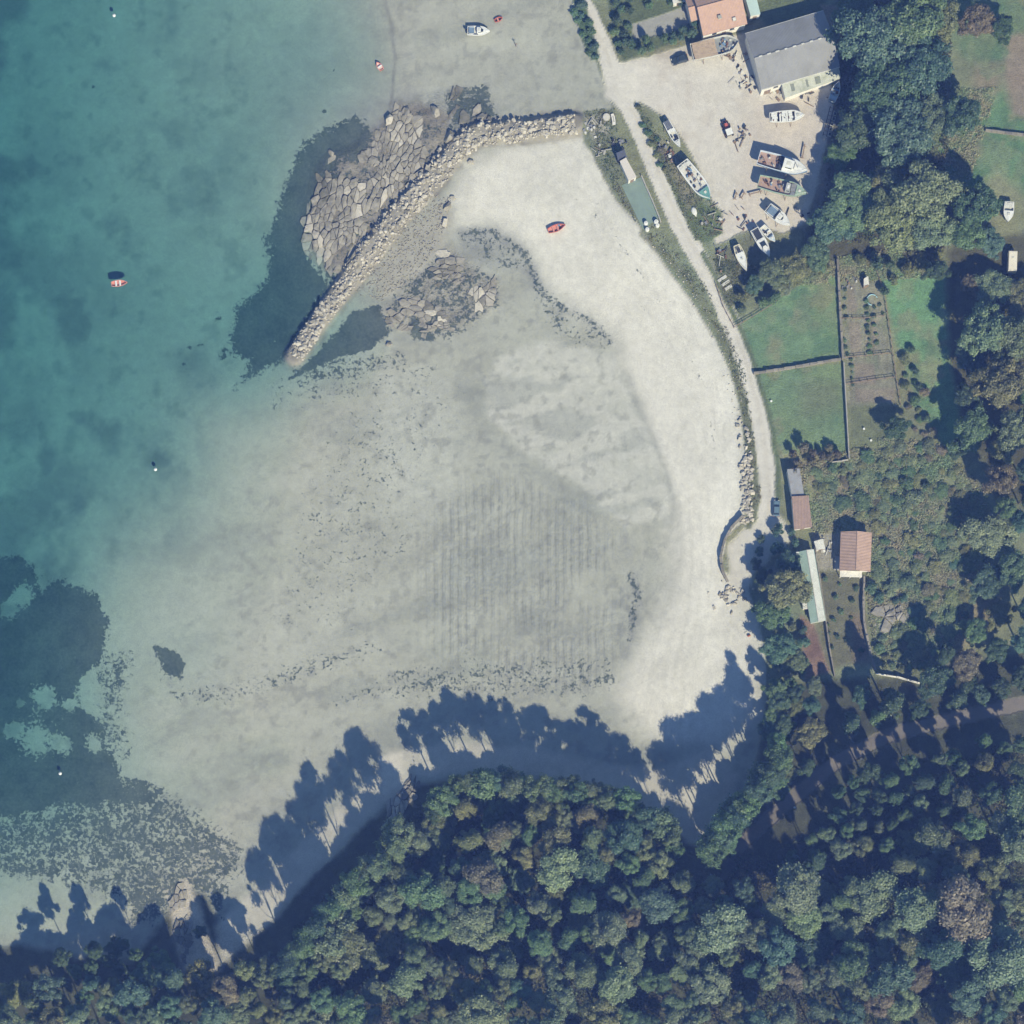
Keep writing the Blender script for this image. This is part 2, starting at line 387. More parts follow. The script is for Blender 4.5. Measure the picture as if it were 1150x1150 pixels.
# meadows
lay(PM([(818,372),(880,330),(940,298),(945,404),(846,418)], 2), (.15, .245, .135), 5, .2, None, .5)
lay(PM([(848,420),(946,407),(951,515),(930,505),(880,510),(868,490),(862,450)], 2), (.152, .24, .138), 5, .2, None, .5)
lay(.55 * PM([(895,430),(945,430),(940,460),(900,470)], 10, 2), (.15, .16, .10), None, .2)
lay(PM([(988,300),(1060,310),(1065,400),(1075,450),(1085,500),(1060,500),(1030,455),(1012,400),(996,345)], 5, 2), (.14, .27, .14), 5, .22, None, .4)
lay(PM([(1040,100),(1170,100),(1170,240),(1120,190),(1075,230),(1050,180)], 8, 2), (.115, .215, .115), 5, .25, None, .7)
lay(PM([(1062,-30),(1170,-30),(1170,60),(1110,90),(1062,40)], 8, 2), (.14, .21, .12), 5, .2, None, .7)
lay(.8 * PM([(1128,40),(1170,35),(1170,145),(1135,130)], 6, 2), (.30, .235, .185), 8)
lay(.6 * PM([(1085,155),(1105,155),(1100,175),(1078,175)], 6, 2), (.27, .21, .16))
lay(.6 * PM([(1095,70),(1130,70),(1120,110),(1095,105)], 8, 2), (.26, .20, .15))
lay(.6 * PM([(1012,395),(1030,395),(1032,412),(1014,412)], 5, 2), (.25, .21, .14))
lay(.6 * PM([(1018,425),(1034,425),(1040,445),(1022,448)], 5, 2), (.24, .2, .14))
for (sd_, cl_, a_, th_) in [(101, (.21, .255, .15), .55, .52), (102, (.26, .245, .15), .5, .60), (103, (.09, .185, .10), .5, .56)]:
    lay(a_ * (CLS == 5) * sstep(th_, th_ + .12, fbm(PX, PY, 30, sd_, 5)), cl_, None, .2)
# kitchen garden
lay(PM([(944,300),(985,310),(994,340),(1010,452),(950,460)], 2), (.235, .235, .17), 6, .3)
lay(.55 * PM([(944,300),(985,310),(994,340),(1010,452),(950,460)], 2) * sstep(.5, .62, fbm(PX, PY, 14, 131, 4)), (.15, .19, .105), None, .2)
lay(.5 * PM([(952,345),(992,345),(1008,450),(952,455)], 2) * (np.sin(PX * 1.25) > .55), (.17, .165, .12), None, .2)
for (a, b, c_, d) in [(953,362,966,398),(972,360,984,396),(958,408,982,432),(960,436,1004,452),(950,320,960,350)]:
    lay(.7 * PM([(a, b), (c_, b), (c_ + 2, d), (a + 2, d)], 2), (.25, .21, .165), 6)
lay(.6 * PM([(947,455),(1008,452),(1010,475),(990,500),(955,510)], 6, 2), (.13, .155, .085), 5)
lay(.5 * PM([(972,340),(978,340),(982,395),(976,395)], 2), (.09, .12, .06))
lay(PM([(913,640),(968,645),(974,740),(930,752),(918,700)], 3), (.15, .15, .095), 6, .25)
lay(.7 * PM([(955,690),(970,690),(978,745),(958,745)], 6), (.21, .16, .12), 6)
lay(PM([(898,690),(914,700),(932,755),(905,762)], 3), (.25, .17, .13), 6, .3)
lay(.5 * PM([(905,715),(920,712),(925,738),(908,740)], 4, 2), (.12, .07, .06))
lay(.8 * PM([(913,598),(945,598),(940,640),(918,640)], 3), (.30, .28, .24))
# boatyard, lane and verges
YARD = [(690,72),(735,62),(770,52),(850,35),(870,95),(930,80),(936,120),(925,170),(915,215),(905,250),(880,262),(855,255),(830,262),(806,275),(790,255),(812,240),(800,225),(775,170),(748,132),(714,112),(690,112)]
lay(PM(YARD, 2.5), (.545, .52, .475), 4, .06)
lay(.55 * PM([(845,110),(930,100),(925,210),(900,250),(820,255),(830,180)], 18, 2), (.50, .44, .385), None, .14)
lay(.5 * PM([(735,58),(790,50),(790,66),(740,68)], 5, 2), (.32, .28, .23))
for (pts_, sd_) in [([(700,95),(740,88),(790,100),(830,130),(850,160),(860,175)], 1), ([(705,110),(745,100),(785,120),(812,160),(825,205),(815,240)], 2), ([(700,85),(760,78),(820,78),(850,100)], 3), ([(790,120),(840,118),(860,128)], 4), ([(795,225),(830,232),(850,228)], 5), ([(700,100),(735,80),(770,72)], 6)]:
    for d_ in (-3.2, 3.2):
        lay(.30 * LM([(x_, y_ + d_) for x_, y_ in pts_], 1.0, 1.1) * sstep(.3, .6, fbm(PX, PY, 18, 110 + sd_, 3)), (.43, .40, .35) if sd_ % 2 else (.62, .60, .55))
lay(.35 * (CLS == 4) * sstep(.55, .7, fbm(PX, PY, 22, 120, 5)), (.42, .375, .32))
lay(LM(ROAD, 10.5, 1.2), (.55, .53, .485), 3, .04)
lay(.45 * LM([(x_ - 5, y_) for x_, y_ in ROAD], 1.3, 1.3), (.60, .58, .53))
lay(.45 * LM([(x_ + 5, y_) for x_, y_ in ROAD], 1.3, 1.3), (.60, .58, .53))
lay(.6 * LM([(ROAD[i][0] + 1, ROAD[i][1]) for i in range(len(ROAD))], 1.6, 1.5), (.50, .47, .41))
lay(PM([(676,75),(715,70),(722,112),(696,124),(680,108)], 4), (.55, .53, .485), 3)
lay(PM([(858,580),(872,570),(888,605),(850,640),(836,670),(818,650),(815,612),(838,588)], 5, 2), (.53, .51, .46), 3)
lay(PM([(712,114),(720,122),(742,165),(770,215),(810,240),(812,262),(795,272),(780,270),(755,215),(728,155)], 2), (.12, .155, .08), 8, .25, None, .4)
lay(.5 * PM([(735,150),(760,180),(785,230),(770,235),(750,190)], 5, 2), (.27, .235, .185))
lay(PM([(638,-20),(652,-20),(664,30),(674,66),(664,68),(652,40)], 2), (.08, .13, .065), 5, .25)
lay(PM([(678,-20),(780,-20),(800,30),(745,52),(700,68),(692,50)], 2), (.11, .14, .075), 5, .25)
lay(PM([(708,28),(745,16),(775,5),(785,20),(750,38),(712,44)], 1.5, 0), (.30, .30, .28), 4)
lay(PM([(655,125),(690,122),(694,145),(690,165),(700,190),(740,240),(742,255),(722,262),(712,240),(690,215),(670,180),(655,160)], 2), (.17, .19, .125), 8, .25)
lay(.7 * PM([(655,130),(680,130),(684,150),(668,158)], 4), (.42, .4, .35))
lay(LM([(722,262),(760,300),(790,340),(815,385),(832,440),(843,500),(850,560),(840,590)], 4.5, 2.5), (.16, .175, .105), 8, .3)
lay(LM([(790,285),(815,335),(835,375),(850,418),(865,470),(873,520),(874,560)], 3, 2), (.12, .155, .08), 8, .3)
lay(PM([(795,290),(845,262),(860,300),(850,330),(818,345)], 6), (.16, .17, .11), 8, .25)
lay(.6 * LM([(667,178),(690,222),(715,252),(745,296),(776,338),(800,378)], 1.2, 1.2), (.27, .26, .22))
lay(PM([(840,5),(935,-20),(925,15),(862,30)], 2), (.12, .15, .08), 5)
lay(PM([(920,5),(940,5),(950,50),(938,40)], 2), (.26, .23, .17), 8)
# lay of grass / soil relief strength
ROUGHG = np.clip(1 - WET * .9, .1, 1) * np.where(lm + wm > .5, 1.0, .2)
ROUGHG = np.where((CLS == 3) | (CLS == 4), .12, ROUGHG)
ROUGHG = np.where(CLS == 5, 1.25, ROUGHG)
ROUGHG = np.maximum(ROUGHG, ROCKM * 1.1)

# -------- split the sheet into its pieces (same vertices on both sides of a seam)
def mat_new(name):
    m = bpy.data.materials.new(name)
    m.use_nodes = True
    nt = m.node_tree
    nt.nodes.clear()
    return m, nt
def nd(nt, t, **kw):
    n = nt.nodes.new(t)
    for k, v in kw.items(): setattr(n, k, v)
    return n
def math_(nt, op, a, b=None, c=None, clamp=False):
    n = nd(nt, 'ShaderNodeMath', operation=op, use_clamp=clamp)
    for i, v in enumerate((a, b, c)):
        if v is None: continue
        if isinstance(v, (int, float)): n.inputs[i].default_value = v
        else: nt.links.new(v, n.inputs[i])
    return n.outputs[0]
def mixc(nt, f, a, b, bt='MIX'):
    n = nd(nt, 'ShaderNodeMix', data_type='RGBA', blend_type=bt)
    for s, v in ((n.inputs[0], f), (n.inputs[6], a), (n.inputs[7], b)):
        if isinstance(v, (int, float)): s.default_value = v
        elif isinstance(v, tuple): s.default_value = (*v, 1) if len(v) == 3 else v
        else: nt.links.new(v, s)
    return n.outputs[2]
def noise_(nt, vec, scale, detail=3, rough=.55, dist=0):
    n = nd(nt, 'ShaderNodeTexNoise')
    n.inputs['Scale'].default_value = scale
    n.inputs['Detail'].default_value = detail
    n.inputs['Roughness'].default_value = rough
    n.inputs['Distortion'].default_value = dist
    if vec is not None: nt.links.new(vec, n.inputs['Vector'])
    return n.outputs[0]
def maprange(nt, v, a, b, c=0, d=1):
    n = nd(nt, 'ShaderNodeMapRange')
    nt.links.new(v, n.inputs[0])
    for i, k in enumerate((a, b, c, d)): n.inputs[i + 1].default_value = k
    return n.outputs[0]

def ground_material():
    m, nt = mat_new('ground')
    out = nd(nt, 'ShaderNodeOutputMaterial'); bs = nd(nt, 'ShaderNodeBsdfPrincipled')
    col = nd(nt, 'ShaderNodeAttribute', attribute_name='Col'); msk = nd(nt, 'ShaderNodeAttribute', attribute_name='Msk')
    sep = nd(nt, 'ShaderNodeSeparateColor'); nt.links.new(msk.outputs[0], sep.inputs[0])
    weedv, rows, rough = sep.outputs[0], sep.outputs[1], sep.outputs[2]
    wet = msk.outputs['Alpha']
    tc = nd(nt, 'ShaderNodeTexCoord').outputs['Object']
    n1 = noise_(nt, tc, 2.6, 4, .65); n2 = noise_(nt, tc, .55, 4, .6); n3 = noise_(nt, tc, 7, 2, .6)
    v = math_(nt, 'ADD', math_(nt, 'MULTIPLY', math_(nt, 'SUBTRACT', n1, .5), .75), math_(nt, 'MULTIPLY', math_(nt, 'SUBTRACT', n2, .5), .5))
    v = math_(nt, 'ADD', v, math_(nt, 'MULTIPLY', math_(nt, 'SUBTRACT', n3, .5), .45))
    amp = maprange(nt, rough, .1, 1.0, .75, 1.6)
    fac = math_(nt, 'ADD', math_(nt, 'MULTIPLY', v, amp), 1.0)
    cc = nd(nt, 'ShaderNodeCombineColor')
    for i in range(3): nt.links.new(fac, cc.inputs[i])
    base = mixc(nt, 1.0, col.outputs[0], cc.outputs[0], 'MULTIPLY')
    # clam rows
    sxyz = nd(nt, 'ShaderNodeSeparateXYZ'); nt.links.new(tc, sxyz.inputs[0])
    ph = math_(nt, 'ADD', math_(nt, 'MULTIPLY', sxyz.outputs[0], 2 * math.pi / 2.0), math_(nt, 'MULTIPLY', noise_(nt, tc, .09, 4), 5.0))
    brk = maprange(nt, noise_(nt, tc, .16, 3, .6), .32, .54)
    sq = math_(nt, 'SINE', ph)
    sq = math_(nt, 'MULTIPLY', sq, math_(nt, 'ABSOLUTE', sq))
    wave = math_(nt, 'MULTIPLY', math_(nt, 'MULTIPLY', sq, brk), rows)
    lump = math_(nt, 'MULTIPLY', math_(nt, 'SUBTRACT', noise_(nt, tc, .8, 3, .6), .5), math_(nt, 'MULTIPLY', rows, 3.2))
    wl = math_(nt, 'ADD', wave, lump)
    base = mixc(nt, math_(nt, 'MULTIPLY', math_(nt, 'SUBTRACT', 0.0, wl), .5, None, True), base, (.2, .205, .18))
    # weed cut ragged by noise
    wn_ = math_(nt, 'ADD', math_(nt, 'MULTIPLY', noise_(nt, tc, 1.15, 5, .68, .3), .75), math_(nt, 'MULTIPLY', noise_(nt, tc, .32, 2, .5), .25))
    wn_ = maprange(nt, wn_, .30, .68)
    wf = maprange(nt, math_(nt, 'SUBTRACT', weedv, wn_), -.07, .09)
    base = mixc(nt, math_(nt, 'MULTIPLY', wf, .93), base, mixc(nt, maprange(nt, math_(nt, 'ADD', math_(nt, 'MULTIPLY', noise_(nt, tc, 1.6, 4, .7), .6), math_(nt, 'MULTIPLY', noise_(nt, tc, .22, 3), .4)), .36, .64), (.030, .052, .052), (.105, .130, .115)))
    nt.links.new(base, bs.inputs['Base Color'])
    nt.links.new(maprange(nt, wet, 0, 1, .95, .62), bs.inputs['Roughness'])
    bs.inputs['Specular IOR Level'].default_value = .25
    h = math_(nt, 'ADD', math_(nt, 'MULTIPLY', math_(nt, 'ADD', math_(nt, 'MULTIPLY', n1, .30), math_(nt, 'MULTIPLY', n3, .12)), rough), math_(nt, 'MULTIPLY', wl, .09))
    h = math_(nt, 'ADD', h, math_(nt, 'MULTIPLY', wf, .06))
    bp = nd(nt, 'ShaderNodeBump'); bp.inputs['Strength'].default_value = .8; bp.inputs['Distance'].default_value = 1.0
    nt.links.new(h, bp.inputs['Height']); nt.links.new(bp.outputs[0], bs.inputs['Normal'])
    nt.links.new(bs.outputs[0], out.inputs[0])
    return m
GM = ground_material()

ii, jj = np.meshgrid(np.arange(NX - 1), np.arange(NY - 1))
v0 = (jj * NX + ii).ravel()
QUADS = np.c_[v0, v0 + 1, v0 + 1 + NX, v0 + NX].astype(np.int32)
VERTS = np.c_[X, Y, Z].astype(np.float32)
fcl = CLS[QUADS[:, 0]]

def mesh_arrays(name, verts, faces, mat=None, attrs=None, smooth=False):
    """faces: (n,k) int array"""
    me = bpy.data.meshes.new(name)
    k = faces.shape[1]
    me.vertices.add(len(verts)); me.vertices.foreach_set('co', np.ascontiguousarray(verts, np.float32).ravel())
    me.loops.add(faces.size); me.loops.foreach_set('vertex_index', np.ascontiguousarray(faces, np.int32).ravel())
    me.polygons.add(len(faces))
    me.polygons.foreach_set('loop_start', np.arange(0, faces.size, k, dtype=np.int32))
    me.polygons.foreach_set('loop_total', np.full(len(faces), k, np.int32))
    if smooth: me.polygons.foreach_set('use_smooth', np.ones(len(faces), bool))
    for an, (typ, data) in (attrs or {}).items():
        a = me.attributes.new(an, typ, 'POINT')
        a.data.foreach_set('color' if 'COLOR' in typ else 'value', np.ascontiguousarray(data, np.float32).ravel())
    if mat: me.materials.append(mat)
    me.update(calc_edges=True)
    return me

MSK = np.c_[WEED, ROWS, ROUGHG, WET]
CA = np.c_[np.clip(C, .01, .85), np.ones(len(C))]
for ci, nm in enumerate(NAMES):
    q = QUADS[fcl == ci]
    if not len(q): continue
    used = np.unique(q)
    remap = np.full(len(VERTS), -1, np.int32); remap[used] = np.arange(len(used))
    me = mesh_arrays(nm, VERTS[used], remap[q], GM, {'Col': ('FLOAT_COLOR', CA[used]), 'Msk': ('FLOAT_COLOR', MSK[used])}, True)
    o = bpy.data.objects.new(nm, me); COL.objects.link(o)
    o['kind'] = 'structure'

# ------------------------------------------------------------------ helpers for things
def tag(o, label=None, cat=None, group=None, kind=None):
    if label: o['label'] = label
    if cat: o['category'] = cat
    if group: o['group'] = group
    if kind: o['kind'] = kind
    return o
def empty(name, loc, rz=0.0, label=None, cat=None, group=None):
    o = bpy.data.objects.new(name, None); COL.objects.link(o)
    o.empty_display_size = .5
    o.location = loc; o.rotation_euler = (0, 0, rz)
    return tag(o, label, cat, group)
def link(name, me, parent=None, loc=None, rot=None, scale=None):
    o = bpy.data.objects.new(name, me); COL.objects.link(o)
    if parent: o.parent = parent
    if loc is not None: o.location = loc
    if rot is not None: o.rotation_euler = rot
    if scale is not None: o.scale = scale
    return o
class MB:
    def __init__(s): s.v = []; s.f = []
    def add(s, vs, fs):
        n = len(s.v); s.v += [tuple(v) for v in vs]; s.f += [tuple(i + n for i in f) for f in fs]; return s
    def box(s, c, d, rz=0.0, tilt=(0, 0)):
        R = Euler((tilt[0], tilt[1], rz)).to_matrix()
        vs = [Vector(c) + R @ Vector((x * d[0] / 2, y * d[1] / 2, z * d[2] / 2)) for z in (-1, 1) for x, y in ((-1, -1), (1, -1), (1, 1), (-1, 1))]
        return s.add(vs, [(3, 2, 1, 0), (4, 5, 6, 7), (0, 1, 5, 4), (1, 2, 6, 5), (2, 3, 7, 6), (3, 0, 4, 7)])
    def prism(s, pts, z0, z1):
        n = len(pts)
        vs = [(p[0], p[1], z0) for p in pts] + [(p[0], p[1], z1) for p in pts]
        return s.add(vs, [tuple(range(n - 1, -1, -1)), tuple(range(n, 2 * n))] + [(i, (i + 1) % n, n + (i + 1) % n, n + i) for i in range(n)])
    def tube(s, pts, rad, n=8, cap=True):
        rings = []
        for i, p in enumerate(pts):
            p = Vector(p)
            d = (Vector(pts[min(i + 1, len(pts) - 1)]) - Vector(pts[max(i - 1, 0)])).normalized()
            a = d.orthogonal().normalized(); b = d.cross(a)
            r = rad[i] if isinstance(rad, (list, tuple)) else rad
            rings.append([p + (a * math.cos(2 * math.pi * k / n) + b * math.sin(2 * math.pi * k / n)) * r for k in range(n)])
        vs = [v for r in rings for v in r]
        fs = [(i * n + k, i * n + (k + 1) % n, (i + 1) * n + (k + 1) % n, (i + 1) * n + k) for i in range(len(pts) - 1) for k in range(n)]
        if cap: fs += [tuple(range(n - 1, -1, -1)), tuple(range((len(pts) - 1) * n, len(pts) * n))]
        return s.add(vs, fs)
    def mesh(s, name, mat, smooth=False):
        me = bpy.data.meshes.new(name); me.from_pydata(s.v, [], s.f)
        if smooth:
            for p in me.polygons: p.use_smooth = True
        me.materials.append(mat); me.update(); return me
    def build(s, name, mat, parent=None, smooth=False, **kw):
        return link(name, s.mesh(name, mat, smooth), parent, **kw)

_mats = {}
def surf(key, col, rough=.6, var=.12, scale=2.0, dirt=None, dirt_amt=.3, metal=0, bump=0, wave=None, obj_var=0.0, spec=.4, world_space=False):
    """painted / mineral surface: base colour, blotchy variation, optional dirt and corrugation"""
    if key in _mats: return _mats[key]
    m, nt = mat_new(key)
    out = nd(nt, 'ShaderNodeOutputMaterial'); bs = nd(nt, 'ShaderNodeBsdfPrincipled')
    tc = nd(nt, 'ShaderNodeNewGeometry').outputs['Position'] if world_space else nd(nt, 'ShaderNodeTexCoord').outputs['Object']
    n1 = noise_(nt, tc, scale, 4, .6); n2 = noise_(nt, tc, scale * 6, 2, .6)
    f = math_(nt, 'ADD', math_(nt, 'MULTIPLY', math_(nt, 'SUBTRACT', n1, .5), var * 4), 1.0)
    f = math_(nt, 'ADD', f, math_(nt, 'MULTIPLY', math_(nt, 'SUBTRACT', n2, .5), var * 2))
    if obj_var:
        oi = nd(nt, 'ShaderNodeObjectInfo')
        f = math_(nt, 'MULTIPLY', f, maprange(nt, oi.outputs['Random'], 0, 1, 1 - obj_var, 1 + obj_var))
    cc = nd(nt, 'ShaderNodeCombineColor')
    for i in range(3): nt.links.new(f, cc.inputs[i])
    c = mixc(nt, 1.0, col, cc.outputs[0], 'MULTIPLY')
    if dirt:
        dn = maprange(nt, noise_(nt, tc, scale * .6, 5, .65, .6), .48, .66)
        c = mixc(nt, math_(nt, 'MULTIPLY', dn, dirt_amt), c, dirt)
    nt.links.new(c, bs.inputs['Base Color'])
    bs.inputs['Roughness'].default_value = rough; bs.inputs['Metallic'].default_value = metal
    bs.inputs['Specular IOR Level'].default_value = spec
    h = None
    if wave:
        sx = nd(nt, 'ShaderNodeSeparateXYZ'); nt.links.new(tc, sx.inputs[0])
        h = math_(nt, 'MULTIPLY', math_(nt, 'SINE', math_(nt, 'MULTIPLY', sx.outputs[wave[0]], 2 * math.pi / wave[1])), wave[2])
    if bump:
        b = math_(nt, 'MULTIPLY', n2, bump)
        h = b if h is None else math_(nt, 'ADD', h, b)
    if h is not None:
        bp = nd(nt, 'ShaderNodeBump'); bp.inputs['Distance'].default_value = 1.0
        nt.links.new(h, bp.inputs['Height']); nt.links.new(bp.outputs[0], bs.inputs['Normal'])
    nt.links.new(bs.outputs[0], out.inputs[0])
    _mats[key] = m
    return m
WHITE = surf('white_gelcoat', (.74, .75, .74), .35, .05, 1.5, (.42, .40, .34), .25)
OFFWHITE = surf('worn_white_paint', (.62, .62, .58), .55, .08, 1.6, (.3, .28, .23), .4)
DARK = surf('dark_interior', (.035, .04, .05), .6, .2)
GLASSD = surf('tinted_glass', (.03, .045, .06), .08, .05, spec=.6)
TIMBER = surf('weathered_timber', (.26, .19, .135), .85, .2, 3, (.12, .09, .07), .4)
TAN = surf('tan_deck', (.44, .34, .25), .8, .12, 2.5, (.24, .18, .13), .5)
PINKDECK = surf('faded_red_deck', (.40, .28, .235), .8, .15, 2.5, (.2, .16, .14), .5)
TEAL = surf('teal_paint', (.14, .33, .30), .5, .1, 2, (.3, .3, .25), .3)
PALEGREEN = surf('pale_green_paint', (.33, .45, .36), .6, .12, 2, (.25, .2, .15), .4)
BLUEP = surf('blue_paint', (.16, .27, .42), .45, .1, 2, (.3, .3, .3), .2)
REDP = surf('red_paint', (.50, .125, .09), .5, .1, 2, (.6, .45, .4), .35)
PINKP = surf('faded_red_paint', (.62, .27, .22), .55, .1, 2)
STEEL = surf('galvanised_steel', (.34, .35, .36), .5, .1, 3, (.2, .12, .08), .3, .4)
RUST = surf('rusty_steel', (.16, .085, .055), .85, .25, 4)
BLACK = surf('black_rubber', (.02, .02, .022), .8, .2)
CONC = surf('concrete', (.40, .39, .355), .9, .12, 1.2, (.2, .21, .17), .35, bump=.02)
RENDER = surf('white_render', (.72, .70, .65), .9, .06, 1, (.4, .38, .32), .25)
STONE = surf('granite', (.315, .295, .25), .92, .24, .8, (.13, .125, .105), .65, bump=.10, obj_var=.10, world_space=True)
STONE_PALE = surf('pale_granite', (.46, .43, .37), .92, .14, 1.6, (.22, .2, .17), .45, bump=.05, obj_var=.2, world_space=True)
STONE_WEED = surf('weedy_granite', (.19, .18, .15), .92, .25, .8, (.07, .08, .065), .6, bump=.08, obj_var=.12, world_space=True)
DRYSTONE = surf('dry_stone', (.25, .23, .195), .95, .2, 2.2, (.09, .10, .06), .5, bump=.05, obj_var=.2)

# ------------------------------------------------------------------ water
def water():
    m, nt = mat_new('sea_water')
    out = nd(nt, 'ShaderNodeOutputMaterial')
    tr = nd(nt, 'ShaderNodeBsdfTransparent'); gl = nd(nt, 'ShaderNodeBsdfGlossy'); gl.inputs['Roughness'].default_value = .12
    lw = nd(nt, 'ShaderNodeLayerWeight'); lw.inputs[0].default_value = .5
    frf = math_(nt, 'ADD', math_(nt, 'MULTIPLY', math_(nt, 'POWER', lw.outputs['Facing'], 5.0), .96), .022)
    tc = nd(nt, 'ShaderNodeTexCoord').outputs['Object']
    bp = nd(nt, 'ShaderNodeBump'); bp.inputs['Distance'].default_value = .06; bp.inputs['Strength'].default_value = .6
    nt.links.new(noise_(nt, tc, 1.3, 4, .6), bp.inputs['Height'])
    nt.links.new(bp.outputs[0], gl.inputs['Normal'])
    mx = nd(nt, 'ShaderNodeMixShader')
    nt.links.new(frf, mx.inputs[0]); nt.links.new(tr.outputs[0], mx.inputs[1]); nt.links.new(gl.outputs[0], mx.inputs[2])
    nt.links.new(mx.outputs[0], out.inputs[0])
    va = nd(nt, 'ShaderNodeVolumeAbsorption')
    va.inputs[0].default_value = (.25, .69, .72, 1); va.inputs[1].default_value = .36
    nt.links.new(va.outputs[0], out.inputs['Volume'])
    pts = [(-3000, -3000), (10, -3000), (10, 3000), (-3000, 3000)]
    o = MB().prism(pts, -8.0, 0.0).build('sea', m)
    o['kind'] = 'structure'
water()
#@@THINGS
# ------------------------------------------------------------------ rocks
def hull_rock(seed, flat=.7, n=15):
    r = random.Random(seed)
    bm = bmesh.new()
    for _ in range(n):
        v = Vector((r.gauss(0, 1), r.gauss(0, 1), r.gauss(0, 1))).normalized() * r.uniform(.8, 1.05)
        bm.verts.new((v.x, v.y * .8, v.z * flat))
    bmesh.ops.convex_hull(bm, input=bm.verts)
    for v in [v for v in bm.verts if not v.link_faces]: bm.verts.remove(v)
    bmesh.ops.recalc_face_normals(bm, faces=bm.faces)
    return bm
def rock_mesh(name, seed, mat, flat=.7):
    me = bpy.data.meshes.new(name); bm = hull_rock(seed, flat); bm.to_mesh(me); bm.free()
    me.materials.append(mat); return me
ROCKS = [rock_mesh('boulder', 100 + i, STONE_PALE, .7) for i in range(8)]
ROCKS_G = [rock_mesh('boulder', 130 + i, STONE, .7) for i in range(6)]
ROCKS_W = [rock_mesh('boulder', 160 + i, STONE_WEED, .6) for i in range(5)]
def rnd_rot(a=.35): return (random.uniform(-a, a), random.uniform(-a, a), random.uniform(0, 6.28))

def polyline_samples(pts, step):
    out = []; L = 0
    for (ax, ay), (bx, by) in zip(pts, pts[1:]):
        d = math.hypot(bx - ax, by - ay); n = max(1, int(d / step))
        for i in range(n):
            t = i / n
            out.append((ax + (bx - ax) * t, ay + (by - ay) * t, (bx - ax) / d, (by - ay) / d, L + d * t))
        L += d
    return out

def pip_(x, y, poly): return bool(inside(np.array([float(x)]), np.array([float(y)]), poly)[0])
# breakwater: an earth and rubble core with armour stones
bwp = ground(480, 206)
bwe = empty('breakwater', (bwp.x, bwp.y, 0), 0, 'long pale rubble breakwater curving out from the beach into the water', 'breakwater')
org = Vector((bwp.x, bwp.y, 0))
core = MB()
rows_ = []
for (x, y, tx, ty, L) in polyline_samples(BREAKWATER, 5) + [(331, 400, -.55, .83, 999)]:
    nx, ny = -ty, tx
    row = []
    for o_, h_ in ((-12, -.5), (-8, .35), (0, .5), (8, .35), (12, -.5)):
        p = ground(x + nx * o_, y + ny * o_); p.z = p.z + h_ - .25 - (.0 if abs(o_) < 10 else .3)
        row.append(p - org)
    rows_.append(row)
vs = [v for r in rows_ for v in r]
core.add(vs, [(i * 5 + k, i * 5 + k + 1, (i + 1) * 5 + k + 1, (i + 1) * 5 + k) for i in range(len(rows_) - 1) for k in range(4)])
core.build('rubble_core', STONE, bwe)
big, small = [], []
rr = random.Random(3)
for (x, y, tx, ty, L) in polyline_samples(BREAKWATER, 1.0):
    nx, ny = -ty, tx
    wide = 14 if 60 < L < 330 else 10
    for _ in range(3):
        o_ = rr.uniform(-1, 1) * wide
        r = rr.uniform(.22, .5) if rr.random() < .72 else rr.uniform(.5, .85)
        small.append((x + nx * o_ + rr.uniform(-1, 1), y + ny * o_ + rr.uniform(-1, 1), r))
small.sort(key=lambda s: -s[2])
for (x, y, r) in small[:300]:
    p = ground(x, y)
    link('boulder', rr.choice(ROCKS if rr.random() < .8 else ROCKS_G), bwe, p + Vector((0, 0, .1 + r * .25)) - org, rnd_rot(), (r * rr.uniform(.9, 1.3), r, r * rr.uniform(.8, 1.2)))
def rubble(name, lst, mats, parent, origin, sink=.2):
    V, F = [], []
    base = []
    for i in range(6):
        bm = hull_rock(300 + i, .75, 10)
        bm.verts.index_update()
        base.append((np.array([v.co[:] for v in bm.verts]), np.array([[v.index for v in f.verts] for f in bm.faces]))); bm.free()
    n = 0
    pl = np.array([ground(x, y)[:] for (x, y, r) in lst]) - np.array(origin[:])
    for k, (x, y, r) in enumerate(lst):
        bv, bf = base[k % 6]
        M = np.array(Euler(rnd_rot(.6)).to_matrix())
        V.append(bv @ M.T * r + pl[k] + np.array([0, 0, sink * r])); F.append(bf + n); n += len(bv)
    me = mesh_arrays(name, np.concatenate(V), np.concatenate(F), mats)
    o = link(name, me, parent); o['kind'] = 'stuff'
    return o
ramp = []
RAMP = [(396,330),(436,268),(486,214),(508,222),(500,262),(468,310),(430,338)]
for _ in range(2600):
    x, y = rr.uniform(396, 508), rr.uniform(214, 338)
    if pip_(x, y, RAMP): ramp.append((x, y, rr.uniform(.12, .34)))
rubble('rubble_stone', small[300:], STONE_PALE, bwe, org, .5)
rubble('ramp_stone', ramp, STONE, bwe, org, .1)

